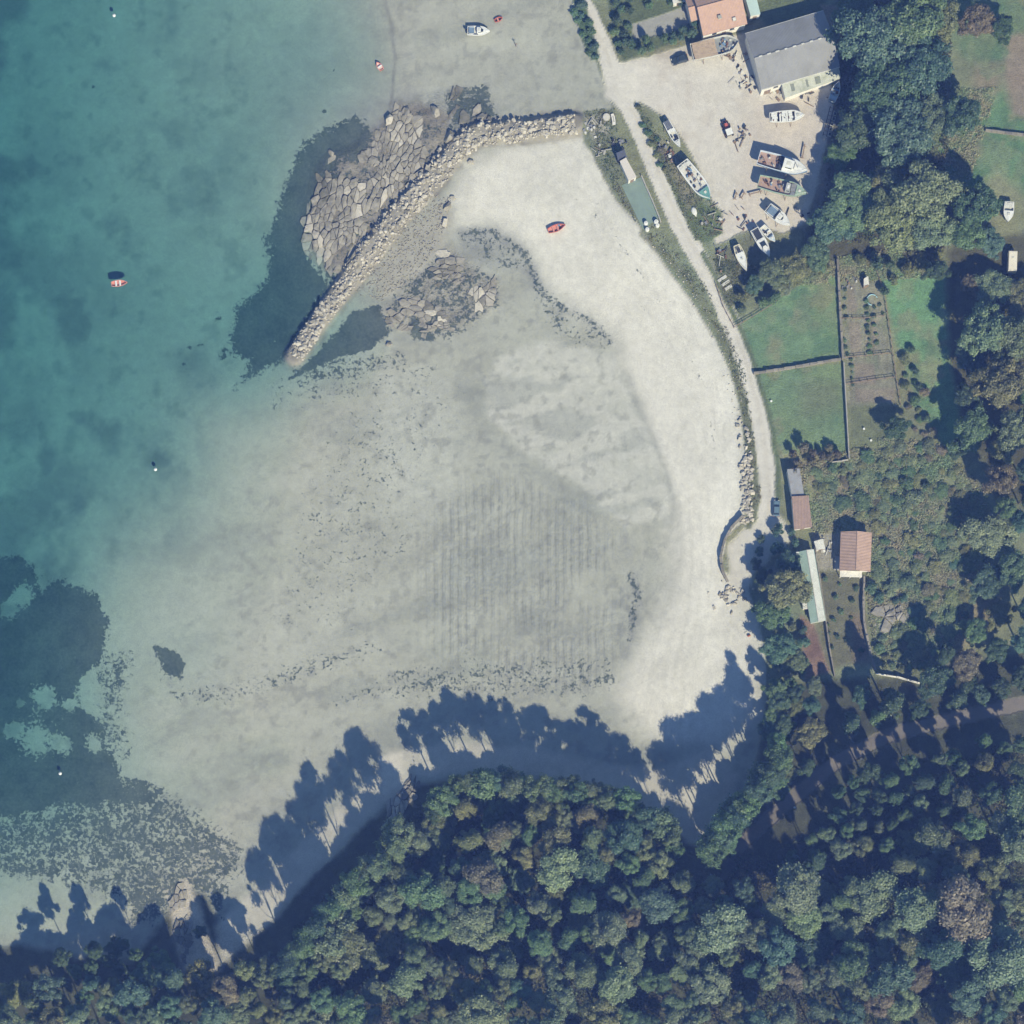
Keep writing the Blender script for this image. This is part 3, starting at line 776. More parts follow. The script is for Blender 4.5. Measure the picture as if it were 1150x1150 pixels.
# fields of natural rock: jointed slabs
def slab_mesh(seed, mat):
    r = random.Random(seed)
    n = r.choice((5, 6, 6, 7))
    ang = sorted((2 * math.pi * (i + r.uniform(-.3, .3)) / n) for i in range(n))
    ring = [(math.copysign(abs(math.cos(a)) ** .7, math.cos(a)) * r.uniform(.85, 1.02) * .5, math.copysign(abs(math.sin(a)) ** .7, math.sin(a)) * r.uniform(.85, 1.02) * .5) for a in ang]
    tx, ty = r.uniform(-.25, .25), r.uniform(-.25, .25)
    vs = [(x, y, -.8) for x, y in ring] + [(x, y, .55 + tx * x + ty * y + r.uniform(-.06, .06)) for x, y in ring] + [(x * .8, y * .8, .85 + tx * x + ty * y) for x, y in ring]
    fs = [tuple(range(2 * n, 3 * n))]
    for b in (0, n):
        fs += [(b + i, b + (i + 1) % n, b + n + (i + 1) % n, b + n + i) for i in range(n)]
    me = bpy.data.meshes.new('rock_slab'); me.from_pydata(vs, [], fs); me.materials.append(mat); me.update(); return me
SLABS = [slab_mesh(i, STONE) for i in range(9)]
SLABS_P = [slab_mesh(40 + i, STONE_PALE) for i in range(6)]
SLABS_W = [slab_mesh(60 + i, STONE_WEED) for i in range(6)]
def voronoi_cells(pts, lim):
    """brute force Voronoi polygons (list of vertex lists) inside a square of half size lim"""
    out = []
    arr = np.array(pts)
    for k, (px_, py_) in enumerate(pts):
        poly = [(-lim, -lim), (lim, -lim), (lim, lim), (-lim, lim)]
        d = (arr[:, 0] - px_) ** 2 + (arr[:, 1] - py_) ** 2
        for j in np.argsort(d)[1:26]:
            qx, qy = arr[j]; nx, ny = qx - px_, qy - py_; mx, my = (px_ + qx) / 2, (py_ + qy) / 2
            new = []
            for (ax, ay), (bx, by_) in zip(poly, poly[1:] + poly[:1]):
                da = (ax - mx) * nx + (ay - my) * ny; db = (bx - mx) * nx + (by_ - my) * ny
                if da <= 0: new.append((ax, ay))
                if da * db < 0: t = da / (da - db); new.append((ax + (bx - ax) * t, ay + (by_ - ay) * t))
            poly = new
            if len(poly) < 3: break
        out.append(poly)
    return out
def outcrop(name, label, poly, strike, la, lc, seed, keep=.8, h=(.35, .9), pale=.3, weedy=.15, maxn=300):
    """irregular joint blocks: stretched Voronoi cells with jagged edges, faceted tops and uneven heights"""
    r = random.Random(seed)
    cxp = sum(p[0] for p in poly) / len(poly); cyp = sum(p[1] for p in poly) / len(poly)
    o = ground(cxp, cyp); o.z = 0
    e = empty(name, o, 0, label, 'rocks')
    s = Vector(strike).normalized(); c = Vector((-s.y, s.x))
    R = max(math.hypot(p[0] - cxp, p[1] - cyp) for p in poly) * 1.1
    def to_px(u, v):                       # u along strike (in units of la), v across (units of lc)
        i, j = u * la, v * lc
        x = cxp + s.x * i + c.x * j; y = cyp + s.y * i + c.y * j
        a_, b_ = np.array([x]), np.array([y])
        return x + (float(vnoise(a_, b_, 30, seed)[0]) - .5) * lc * 1.6, y + (float(vnoise(a_, b_, 30, seed + 1)[0]) - .5) * lc * 1.6
    pts = []
    nu, nv = R / la, R / lc
    for _ in range(int(nu * nv * 22)):
        u, v = r.uniform(-nu, nu), r.uniform(-nv, nv)
        if r.random() < .35: v = round(v * .8) / .8 + r.uniform(-.08, .08)
        x, y = to_px(u, v)
        den = .28 + 1.7 * float(vnoise(np.array([x]), np.array([y]), 16, seed + 3)[0]) ** 2 + .25 * r.random()
        if all((u - a_) ** 2 + (v - b_) ** 2 > (.62 * den) ** 2 for a_, b_ in pts): pts.append((u, v))
    cells = voronoi_cells(pts, max(nu, nv) * 1.3)
    n = 0
    for (u, v), cell in zip(pts, cells):
        x, y = to_px(u, v)
        if n >= maxn or len(cell) < 4 or not inside(np.array([x]), np.array([y]), poly)[0]: continue
        nn = float(fbm(np.array([x]), np.array([y]), 24, seed, 2)[0])
        if nn > keep - .10 + r.uniform(-.1, .1): continue
        ring = []
        for (A, B_) in zip(cell, cell[1:] + cell[:1]):
            if math.hypot((A[0] - B_[0]) * la, (A[1] - B_[1]) * lc) < .8: continue
            ring.append(A)
            t = r.uniform(.35, .65); ring.append((A[0] + (B_[0] - A[0]) * t + r.uniform(-.05, .05), A[1] + (B_[1] - A[1]) * t + r.uniform(-.07, .07)))
        if len(ring) < 6: continue
        p = ground(x, y)
        edge = min(1.0, float(seg_dist(np.array([x]), np.array([y]), poly, True)[0]) / 9)
        hh = (h[0] + (h[1] - h[0]) * (.35 * r.random() + .65 * float(vnoise(np.array([x]), np.array([y]), 26, seed + 9)[0]))) * max(.35, 1.5 - 1.3 * nn) * (.25 + .75 * edge)
        tx, ty = r.uniform(-.12, .12), r.uniform(-.12, .12)
        g_ = []
        for q in ring:
            w_ = at(*to_px(*q), p.z); g_.append(Vector((w_.x - p.x, w_.y - p.y, 0)))
        N_ = len(g_); ctr = sum(g_, Vector()) / N_
        jit = [r.uniform(.92, 1.0) if r.random() < .8 else r.uniform(.72, .92) for _ in g_]
        lo = [ctr + (v_ - ctr) * min(1.03, k_ + .06) for v_, k_ in zip(g_, jit)]
        hi = [ctr + (v_ - ctr) * (k_ * r.uniform(.91, .985)) for v_, k_ in zip(g_, jit)]
        vs = [(v_.x, v_.y, -.6) for v_ in lo] + [(v_.x, v_.y, hh * r.uniform(.78, 1.02) + tx * v_.x + ty * v_.y) for v_ in hi] + [(ctr.x + r.uniform(-.15, .15), ctr.y + r.uniform(-.15, .15), hh * r.uniform(1.0, 1.16) + tx * ctr.x + ty * ctr.y)]
        fs = [(k, (k + 1) % N_, N_ + (k + 1) % N_, N_ + k) for k in range(N_)] + [(N_ + k, N_ + (k + 1) % N_, 2 * N_) for k in range(N_)]
        area = sum(g_[k].x * g_[(k + 1) % N_].y - g_[(k + 1) % N_].x * g_[k].y for k in range(N_))
        if area < 0: fs = [f_[::-1] for f_ in fs]
        t = .5 * r.random() + .5 * (1.6 * float(vnoise(np.array([x]), np.array([y]), 26, seed + 13)[0]) - .3)
        MB().add(vs, fs).build('rock_slab', STONE_PALE if t < pale * .7 else STONE_WEED if t > 1 - weedy else STONE, e, loc=(p.x - o.x, p.y - o.y, p.z))
        n += 1
    return e
outcrop('rock_outcrop', 'broad jointed granite shelf on the seaward side of the breakwater', [(345,285),(338,250),(350,222),(356,196),(362,180),(380,176),(400,178),(418,160),(432,138),(446,118),(466,116),(472,150),(484,186),(474,206),(440,238),(418,268),(398,300),(372,308)], (.36, -.93), 14, 8, 11, .78, (.3, .8), .22, .25)
outcrop('rock_outcrop', 'dark weedy rock cluster at the seaward bend of the breakwater', [(500,140),(506,105),(522,95),(548,120),(556,138),(530,142)], (.4, -.9), 12, 8, 12, .72, (.3, .8), .2, .6)
outcrop('rock_outcrop', 'low jointed rocks on the sand inside the breakwater near its pool', [(424,352),(450,330),(478,336),(500,346),(506,370),(470,376),(436,364)], (1, .06), 14, 8, 13, .72, (.25, .6), .3, .3)
outcrop('rock_outcrop', 'squarish block of jointed rock standing alone on the sand', [(528,322),(556,320),(558,344),(530,346)], (.1, -1), 13, 7, 14, .95, (.3, .7), .3, .2)
outcrop('rock_outcrop', 'scatter of weedy rocks between breakwater and sheltered wet sand', [(480,300),(502,278),(518,290),(520,318),(492,322)], (1, -.3), 12, 6, 15, .66, (.2, .55), .3, .4)
outcrop('rock_outcrop', 'pale grey rocks in the brambles east of the red roofed cottage', [(978,700),(982,680),(1000,676),(1018,676),(1020,692),(1004,706),(1004,714),(990,714)], (.3, -1), 10, 9, 16, .9, (.5, 1.2), .5, .1)
outcrop('rock_outcrop', 'dark split rocks beside the sunlit sand gap on the wooded point', [(432,905),(446,890),(462,872),(472,882),(460,905),(442,930)], (.4, -1), 13, 6, 17, .95, (.8, 1.8), .5, .2)
outcrop('rock_outcrop', 'brown rocks along the sunlit gully on the lower left shore', [(188,1010),(206,990),(214,1020),(216,1060),(204,1088),(194,1050)], (.15, -1), 9, 7, 18, .75, (.4, 1.0), .4, .3)
def boulders(spots, labelf, group, mats):
    for k, (x, y, r) in enumerate(spots):
        p = ground(x, y)
        o = link('boulder', mats[k % len(mats)], None, p + Vector((0, 0, r * .25)), rnd_rot(.2), (r * 1.15, r, r))
        tag(o, labelf(k), 'boulder', group)
BL = [(437,135,1.5,'big pale boulder at the north tip of the granite shelf'),(438,146,.9,'small boulder just below the big pale one on the shelf'),(457,126,1.3,'rounded boulder at the top of the granite shelf'),
      (505,154,1.9,'large rounded boulder against the bend of the breakwater'),(502,232,1.3,'grey boulder half buried in sand beside the breakwater, northern of a pair'),(500,250,1.2,'grey boulder half buried in sand beside the breakwater, southern of a pair'),
      (372,172,.9,'single boulder at the seaward edge of the granite shelf'),(488,126,1.7,'weedy boulder standing in wet sand north of the shelf'),(540,132,1.3,'pale boulder at the seaward foot of the breakwater bend'),
      (508,222,.8,'small boulder in dry sand just inside the breakwater'),(529,182,.9,'boulder at the sand edge inside the breakwater elbow'),(437,387,.9,'lone pale stone on the flat south of the inner rocks')]
for (x, y, r, lb) in BL:
    boulders([(x, y, r)], lambda k, lb=lb: lb, 'single boulders round the breakwater', [random.choice(ROCKS_G + ROCKS)])
rv = random.Random(9)
# rock armour below the lane
re_ = empty('rock_revetment', ground(838, 550), 0, 'heap of armour stones between the lane and the upper beach', 'rocks')
ro = re_.location.copy()
for (x, y, tx, ty, L) in polyline_samples([(832,470),(836,500),(839,530),(839,560),(838,590)], 2.3):
    for _ in range(3 if y > 515 else 1):
        xx = x + rv.uniform(-6.5, 6.5); yy = y + rv.uniform(-2, 2); r = rv.uniform(.35, .8)
        p = ground(xx, yy)
        link('boulder', rv.choice(ROCKS), re_, p + Vector((0, 0, .3 * r)) - ro, rnd_rot(), (r * 1.2, r, r))
r2 = empty('rock_heap', ground(822, 668), 0, 'heap of brown stones where the sea wall meets the upper beach', 'rocks')
for k in range(46):
    xx, yy = rv.gauss(822, 9), rv.gauss(667, 7); r = rv.uniform(.25, .7); p = ground(xx, yy)
    link('boulder', rv.choice(ROCKS_G + ROCKS), r2, p + Vector((0, 0, .2 * r)) - r2.location, rnd_rot(), (r * 1.2, r, r))
sm = []
for (x, y, tx, ty, L) in polyline_samples([(722,262),(760,300),(788,338),(812,382),(826,430),(833,480)], 1.6):
    if rv.random() < .75: sm.append((x + rv.gauss(-3, 4), y + rv.gauss(0, 3), rv.uniform(.12, .34)))
o = rubble('shingle', sm, STONE_PALE, None, Vector((0, 0, 0)), .1)
tag(o, label='loose stones along the top of the beach below the lane')

# ------------------------------------------------------------------ walls and fences
def wall(name, label, pts, h=1.0, t=.45, mat=DRYSTONE, cat='wall', stone=True, group=None, cap=None, block=1.4):
    P = [ground(*p) for p in pts]
    e = empty(name, P[0], 0, label, cat, group)
    o = P[0]
    r = random.Random(int(pts[0][0] * 7 + pts[0][1]))
    meshes = []
    for i in range(3):
        m = MB(); m.box((0, 0, .5), (1, 1, 1)); me = m.mesh('stone_block', mat)
        for v in me.vertices: v.co += Vector((r.uniform(-.05, .05), r.uniform(-.1, .1), r.uniform(-.06, .06)))
        meshes.append(me)
    for a, b in zip(P, P[1:]):
        d = b - a; L = math.hypot(d.x, d.y); ang = math.atan2(d.y, d.x); s = 0
        while s < L - .01:
            l = min(L - s, block * r.uniform(.7, 1.4) if stone else max(block, 2.4)); q = a + d * ((s + l / 2) / L)
            zz = min(hgt(q.x, q.y), q.z)
            hh = h * (r.uniform(.85, 1.12) if stone else 1)
            link('stone_block' if stone else 'wall_panel', r.choice(meshes), e, (q.x - o.x, q.y - o.y, zz - .15 - o.z), (0, 0, ang + (r.uniform(-.05, .05) if stone else 0)), (l * 1.01, t * (r.uniform(.85, 1.15) if stone else 1), hh + .15))
            s += l
    return e
def fence(label, pts, h=1.1, mat=TIMBER, step=2.2, group=None):
    P = [ground(*p) for p in pts]; o = P[0]
    e = empty('wire_fence', o, 0, label, 'fence', group)
    post = MB().box((0, 0, h / 2), (.14, .14, h)).mesh('post', mat)
    rail = MB().box((.5, 0, 0), (1, .06, .09)).mesh('rail', mat)
    for a, b in zip(P, P[1:]):
        d = b - a; L = math.hypot(d.x, d.y); n = max(1, round(L / step)); ang = math.atan2(d.y, d.x)
        for i in range(n + 1):
            q = a + d * (i / n); link('post', post, e, (q.x - o.x, q.y - o.y, hgt(q.x, q.y) - .1 - o.z), (0, 0, ang))
        for zz in (.45, .95):
            for i in range(n):
                q = a + d * (i / n); q2 = a + d * ((i + 1) / n)
                link('rail', rail, e, (q.x - o.x, q.y - o.y, hgt(q.x, q.y) + zz - o.z), (0, -math.atan2(hgt(q2.x, q2.y) - hgt(q.x, q.y), L / n), ang), (L / n, 1, 1))
    return e
CONCW = surf('concrete_wall', (.42, .40, .36), .9, .12, 1.2, (.2, .2, .16), .4)
wall('stone_wall', 'straight stone wall dividing the two meadows beside the lane', [(846,420),(880,415),(944,404)], 1.1, .5)
wall('stone_wall', 'long stone wall between the upper meadow and the kitchen garden', [(940,292),(943,350),(946,404)], 1.2, .5)
wall('garden_wall', 'thin pale wall between the lower meadow and the garden', [(947,408),(950,460),(953,516)], 1.2, .22, CONCW, stone=False)
wall('garden_wall', 'short pale wall at the foot of the lower meadow', [(934,520),(952,517)], 1.0, .22, CONCW, stone=False)
wall('sea_wall', 'dark curved stone sea wall at the end of the lane', [(834,580),(822,592),(813,608),(809,626),(811,642),(817,654)], 1.3, .6, DRYSTONE)
wall('stone_wall', 'stone wall along the east side of the cottage garden', [(970,648),(969,680),(970,700),(976,730),(982,752)], 1.4, .5)
wall('garden_wall', 'white wall at the foot of the brambles above the dark wood', [(984,757),(1008,761),(1033,768)], 1.3, .25, RENDER, stone=False)
wall('garden_wall', 'dark wall between the long greenhouse and the cottage garden', [(914,612),(920,650),(926,690),(931,728),(937,760)], 1.3, .3, DRYSTONE, stone=False)
wall('stone_wall', 'stone wall crossing the upper right meadow to the frame edge', [(1106,147),(1128,150),(1156,153)], 1.0, .5)
wall('concrete_kerb', 'thin concrete wall between the lane and the green slab', [(720,198),(728,216),(736,234),(742,250)], .7, .3, CONC, 'wall', False)
fence('dark rail fence along the east side of the kitchen garden', [(984,305),(993,330),(1000,380),(1007,430),(1011,455)])
fence('fence from the lane corner slanting up to the boatyard trees', [(824,368),(845,356),(866,343),(884,328)])
fence('low fence across the kitchen garden, the northern of three', [(946,358),(970,358),(992,355)])
fence('low fence across the kitchen garden, the middle of three', [(947,402),(972,400),(1000,397)])
fence('low fence across the kitchen garden, the southern of three', [(949,432),(975,428),(1004,424)])
fence('old fence down the middle of the overgrown plot', [(1017,516),(1018,545),(1019,582)])
fence('short fence beside the lane opposite the upper beach', [(804,320),(812,345),(824,368)])

# ------------------------------------------------------------------ buildings
ROOFT = surf('terracotta_tiles', (.47, .325, .265), .85, .10, 1.2, (.3, .2, .15), .4, wave=(0, .36, .03))
ROOFO = surf('orange_tiles', (.50, .33, .26), .85, .07, 1.2, (.36, .22, .16), .3, wave=(0, .36, .03))
ROOFR = surf('old_red_tiles', (.35, .245, .205), .9, .12, 1.4, (.22, .17, .13), .5, wave=(0, .36, .03))
FIBRE = surf('fibre_cement_sheet', (.285, .29, .30), .85, .07, .35, (.20, .20, .19), .5, wave=(0, .34, .02))
FIBRE_OLD = surf('mossy_fibre_cement', (.46, .48, .43), .9, .14, .6, (.17, .20, .14), .6, wave=(0, .3, .02))
TINROOF = surf('tin_sheet', (.31, .32, .34), .55, .08, 1, (.2, .16, .13), .4, wave=(0, .3, .02))
GREENSHEET = surf('green_plastic_sheet', (.33, .45, .40), .5, .1, .8, (.25, .3, .25), .4)
PALEAQUA = surf('pale_aqua_sheet', (.45, .58, .56), .6, .06, .8, (.4, .45, .4), .3)
WINDOW = GLASSD
def gable(name, label, c, L, W, ang, eave, ridge, wallm, roofm, over=.35, windows=(), doors=(), chimney=None, ridge_m=None, cat='house', caps=0, ztop=None):
    """ridge along local x; c = pixel of the roof's middle"""
    zz = (eave + ridge) / 2
    g = above(c[0], c[1], zz)
    e = empty(name, g, ang, label, cat)
    hx, hy = L / 2, W / 2
    w = MB()
    w.add([(-hx, -hy, -.6), (hx, -hy, -.6), (hx, hy, -.6), (-hx, hy, -.6), (-hx, -hy, eave), (hx, -hy, eave), (hx, hy, eave), (-hx, hy, eave), (-hx, 0, ridge - .08), (hx, 0, ridge - .08)],
          [(0, 1, 5, 4), (2, 3, 7, 6), (1, 2, 6, 9, 5), (3, 0, 4, 8, 7)])
    we = w.build('wall', wallm, e)
    for s in (-1, 1):
        sl = (ridge - eave) / hy
        y1 = s * (hy + over); z1 = eave - sl * over
        r = MB()
        n = max(2, int(L / 1.1)); X0, X1 = -hx - over, hx + over
        r.add([(X0, 0, ridge), (X1, 0, ridge), (X1, y1, z1), (X0, y1, z1), (X0, 0, ridge + .12), (X1, 0, ridge + .12), (X1, y1, z1 + .12), (X0, y1, z1 + .12)],
              [(0, 1, 2, 3), (4, 7, 6, 5), (0, 4, 5, 1), (1, 5, 6, 2), (2, 6, 7, 3), (3, 7, 4, 0)] if s < 0 else [(3, 2, 1, 0), (5, 6, 7, 4), (1, 5, 4, 0), (2, 6, 5, 1), (3, 7, 6, 2), (0, 4, 7, 3)])
        ro_ = r.build('roof_slope', roofm, e)
        gt = MB().box((0, y1 + s * .07, z1 + .02), (L + 2 * over, .14, .12)).build('gutter', OFFWHITE if name == 'boat_shed' else roofm, ro_)
    MB().tube([(-hx - over, 0, ridge + .1), (hx + over, 0, ridge + .1)], .16, 6).build('ridge_cap', ridge_m or roofm, e)
    for k in range(caps):
        x = -hx + L * (k + .6) / caps
        MB().box((x, 0, ridge + .24), (random.uniform(.5, 1.1), .34, .1)).build('ridge_tile', OFFWHITE, e)
    def opening(nm, mat, x, side, z, ww, hh):
        m = MB()
        y = side * (hy + .02)
        m.box((x, y, z), (ww, .1, hh))
        o_ = m.build(nm, mat, e)
        MB().box((x, side * (hy + .05), z - hh / 2 - .06), (ww + .25, .2, .1)).build('sill', CONC, o_)
    for (x, side, z) in windows: opening('window', WINDOW, x, side, z, 1.1, 1.1)
    for (x, side, ww, hh) in doors: opening('door', TIMBER, x, side, hh / 2, ww, hh)
    for (x, y, h) in (chimney or []):
        ch = MB().box((x, y, ridge + h / 2 - .6), (.7, .7, h + .8)).build('chimney', RENDER, e)
        MB().box((x, y, ridge + h - .1), (.9, .9, .14)).build('chimney_cap', CONC, ch)
    return e
barn = gable('boat_shed', 'large grey roofed boat shed with a white lean-to on the boatyard', (890.5, 54.5), 19.3, 13.6, math.radians(16.4), 5.0, 7.2, RENDER, FIBRE, .3,
      windows=[(-6, -1, 3.2), (7, -1, 3.4), (-5, 1, 3), (0, 1, 3), (5, 1, 3)], doors=[(-8, -1, 1.6, 2.3)], cat='shed', caps=9)
lt = MB()
lt.add([(-4.6, -6.82, 3.9), (9.9, -6.82, 3.9), (9.9, -9.3, 3.1), (-4.6, -10.1, 3.0), (-4.6, -6.82, 4.0), (9.9, -6.82, 4.0), (9.9, -9.3, 3.2), (-4.6, -10.1, 3.1)],
       [(3, 2, 1, 0), (4, 7, 6, 5), (0, 4, 5, 1), (1, 5, 6, 2), (2, 6, 7, 3), (3, 7, 4, 0)][0:2] + [(0, 1, 5, 4), (1, 2, 6, 5), (2, 3, 7, 6), (3, 0, 4, 7)])
lt.build('lean_to_roof', FIBRE_OLD, barn)
lw_ = MB(); lw_.add([(-4.4, -6.8, -.5), (9.7, -6.8, -.5), (9.7, -9.1, -.5), (-4.4, -9.9, -.5), (-4.4, -6.8, 3.8), (9.7, -6.8, 3.8), (9.7, -9.1, 3.05), (-4.4, -9.9, 2.95)], [(1, 2, 6, 5), (2, 3, 7, 6), (3, 0, 4, 7)])
lw_.build('lean_to_wall', RENDER, barn)
for k, (x, w_) in enumerate([(-2.2, .9), (1.5, .5), (4.2, 1.3)]):
    MB().box((x, -8.3, 3.62 - (.9 / 2.9) * .0), (w_, 1.7, .05), 0, (math.atan2(.85, 2.9), 0)).build('roof_patch', surf('stained_sheet', (.2, .22, .19), .9, .2), barn)

gable('house', 'orange tiled house at the top edge beside the boatyard', (807.5, 4), 10.6, 11.5, math.radians(15.2), 4.4, 6.6, RENDER, ROOFO, .3, windows=[(-2.5, -1, 2.6), (2, -1, 2.6)], doors=[(0, -1, 1, 2.1)], chimney=[(-.8, -3.4, -.4), (2.6, -4.6, -1.1)])
gable('house_wing', 'small orange tiled wing on the west side of the orange roofed house', (784, 7), 4.6, 5.2, math.radians(15.2), 4.0, 5.0, RENDER, ROOFO, .25, windows=[(0, -1, 2)], cat='house')
def flat_shed(name, label, corners, z0, z1, roofm, wallm, cat='shed', parapet=None, door=True):
    """mono-pitch shed from four roof corner pixels; z0 = height of the first edge, z1 = of the opposite"""
    cxm = sum(c[0] for c in corners) / 4; cym = sum(c[1] for c in corners) / 4
    g = above(cxm, cym, (z0 + z1) / 2)
    hs = [z0, z0, z1, z1]
    P = [at(c[0], c[1], g.z + h) - g for c, h in zip(corners, hs)]
    e = empty(name, g, 0, label, cat)
    m = MB(); ct = sum(P, Vector()) / 4
    B = [ct + (p - ct) * .94 for p in P]
    m.add([(p.x, p.y, -.5) for p in B] + [(p.x, p.y, p.z - .05) for p in B], [(i, (i + 1) % 4, 4 + (i + 1) % 4, 4 + i) for i in range(4)])
    m.build('wall', wallm, e)
    r = MB(); r.add([tuple(p) for p in P] + [(p.x, p.y, p.z + .1) for p in P], [(3, 2, 1, 0), (4, 5, 6, 7)] + [(i, (i + 1) % 4, 4 + (i + 1) % 4, 4 + i) for i in range(4)])
    r.build('roof', roofm, e)
    if door:
        a, b = B[3], B[2]; q = (a + b) / 2; d = b - a
        MB().box((q.x, q.y, 1.0), (.95, .12, 2.0), math.atan2(d.y, d.x)).build('door', TIMBER, e)
    return e
flat_shed('annex', 'pale aqua flat roofed annex beside the orange roofed house', [(836,-6),(848,-9),(854,16),(843,18)], 3.4, 3.2, PALEAQUA, RENDER)
flat_shed('shed', 'narrow grey roofed shed joined to a red roofed one by the lane', [(884,527),(898,526),(903,556),(889,557)], 2.7, 2.5, TINROOF, RENDER)
flat_shed('shed', 'red tiled shed beside the lane below the meadows', [(889,557.5),(908,556.5),(912,592),(892,595)], 2.9, 2.6, ROOFR, RENDER)
cot = gable('cottage', 'terracotta roofed cottage with a white porch in the garden', (961.5, 619), 8.9, 6.7, math.radians(88.0), 3.0, 4.5, RENDER, ROOFT, .3, windows=[(2, 1, 1.6), (-2, 1, 1.6), (0, -1, 1.6)], doors=[(-.5, 1, 1, 2)])
MB().box((-5.4, 0.9, 2.55), (1.5, 5.4, .12)).build('porch_roof', surf('porch_slab', (.70, .68, .62), .9, .08, 1, (.4, .35, .3), .4), cot)
for y in (-1.5, .9, 3.3): MB().box((-5.95, y, .9), (.2, .2, 3.2)).build('porch_post', RENDER, cot)
MB().box((-2.5, 4.1, .15), (3.5, 1.2, .3)).build('terrace', CONC, cot)
# long greenhouse
gh = gable('greenhouse', 'long narrow greenhouse with green and white sheet roof', (912.5, 658), 17.5, 3.3, math.radians(-80.5), 2.1, 2.9, surf('pale_sheet_wall', (.5, .53, .5), .7), GREENSHEET, .1, cat='greenhouse', ridge_m=OFFWHITE)
for c_ in gh.children:
    if c_.name.startswith('roof_slope') and c_.data.vertices[2].co.y > 0:
        c_.data.materials[0] = surf('white_sheet', (.62, .64, .60), .5, .1, 1, (.35, .36, .3), .4)
for k in range(10):
    MB().box((-8.2 + k * 1.82, 0, 3.02), (.07, .12, .04)).build('rafter', OFFWHITE, gh)
flat_shed('shed', 'small white roofed lean-to at the top of the long greenhouse', [(894,620),(902,619),(904,632),(896,634)], 2.3, 2.2, OFFWHITE, RENDER)
flat_shed('shed', 'small white sheet shelter halfway down the long greenhouse', [(900,670),(906,666),(911,684),(902,684)], 2.0, 1.9, OFFWHITE, RENDER)
flat_shed('shed', 'little white roofed hut between red shed and cottage', [(914,608),(924,605),(927,616),(917,618)], 2.0, 1.9, OFFWHITE, RENDER)
flat_shed('hut', 'pale roofed hut beside the lane above the green slab', [(696,181),(703,177),(715,199),(706,203)], 2.9, 2.9, surf('pale_pink_roof', (.60, .56, .52), .8, .04), RENDER, 'hut')
flat_shed('container', 'dark roofed container joined to the pale roofed hut', [(692,172),(701,168),(704,176),(694,180)], 2.5, 2.5, surf('dark_sheet', (.10, .11, .15), .6, .1), DARK, 'container', door=False)
flat_shed('shed', 'small white topped garden box by the top edge hedge', [(754,-4),(768,-6),(769,2),(756,4)], 2.2, 2.1, OFFWHITE, RENDER)
flat_shed('shed', 'tiny white roofed garden hut at the top of the kitchen garden', [(970,313),(975,310),(976,320),(970,322)], 1.9, 1.8, OFFWHITE, TIMBER)
# green concrete slab by the lane
P = [ground(x, y, .06) for x, y in [(698,208),(720,199),(741,244),(722,258)]]
sl = MB().add([tuple(p) for p in P] + [(p.x, p.y, p.z - .5) for p in P], [(3, 2, 1, 0), (0, 1, 5, 4), (1, 2, 6, 5), (2, 3, 7, 6), (3, 0, 4, 7)]).build('painted_slab', surf('green_slab', (.20, .27, .235), .85, .08, .8, (.16, .2, .17), .4))
tag(sl, kind='structure')
CYARD = [ground(x, y, .05) for x, y in [(709,29),(746,17),(775,6),(784,20),(750,37),(713,43)]]

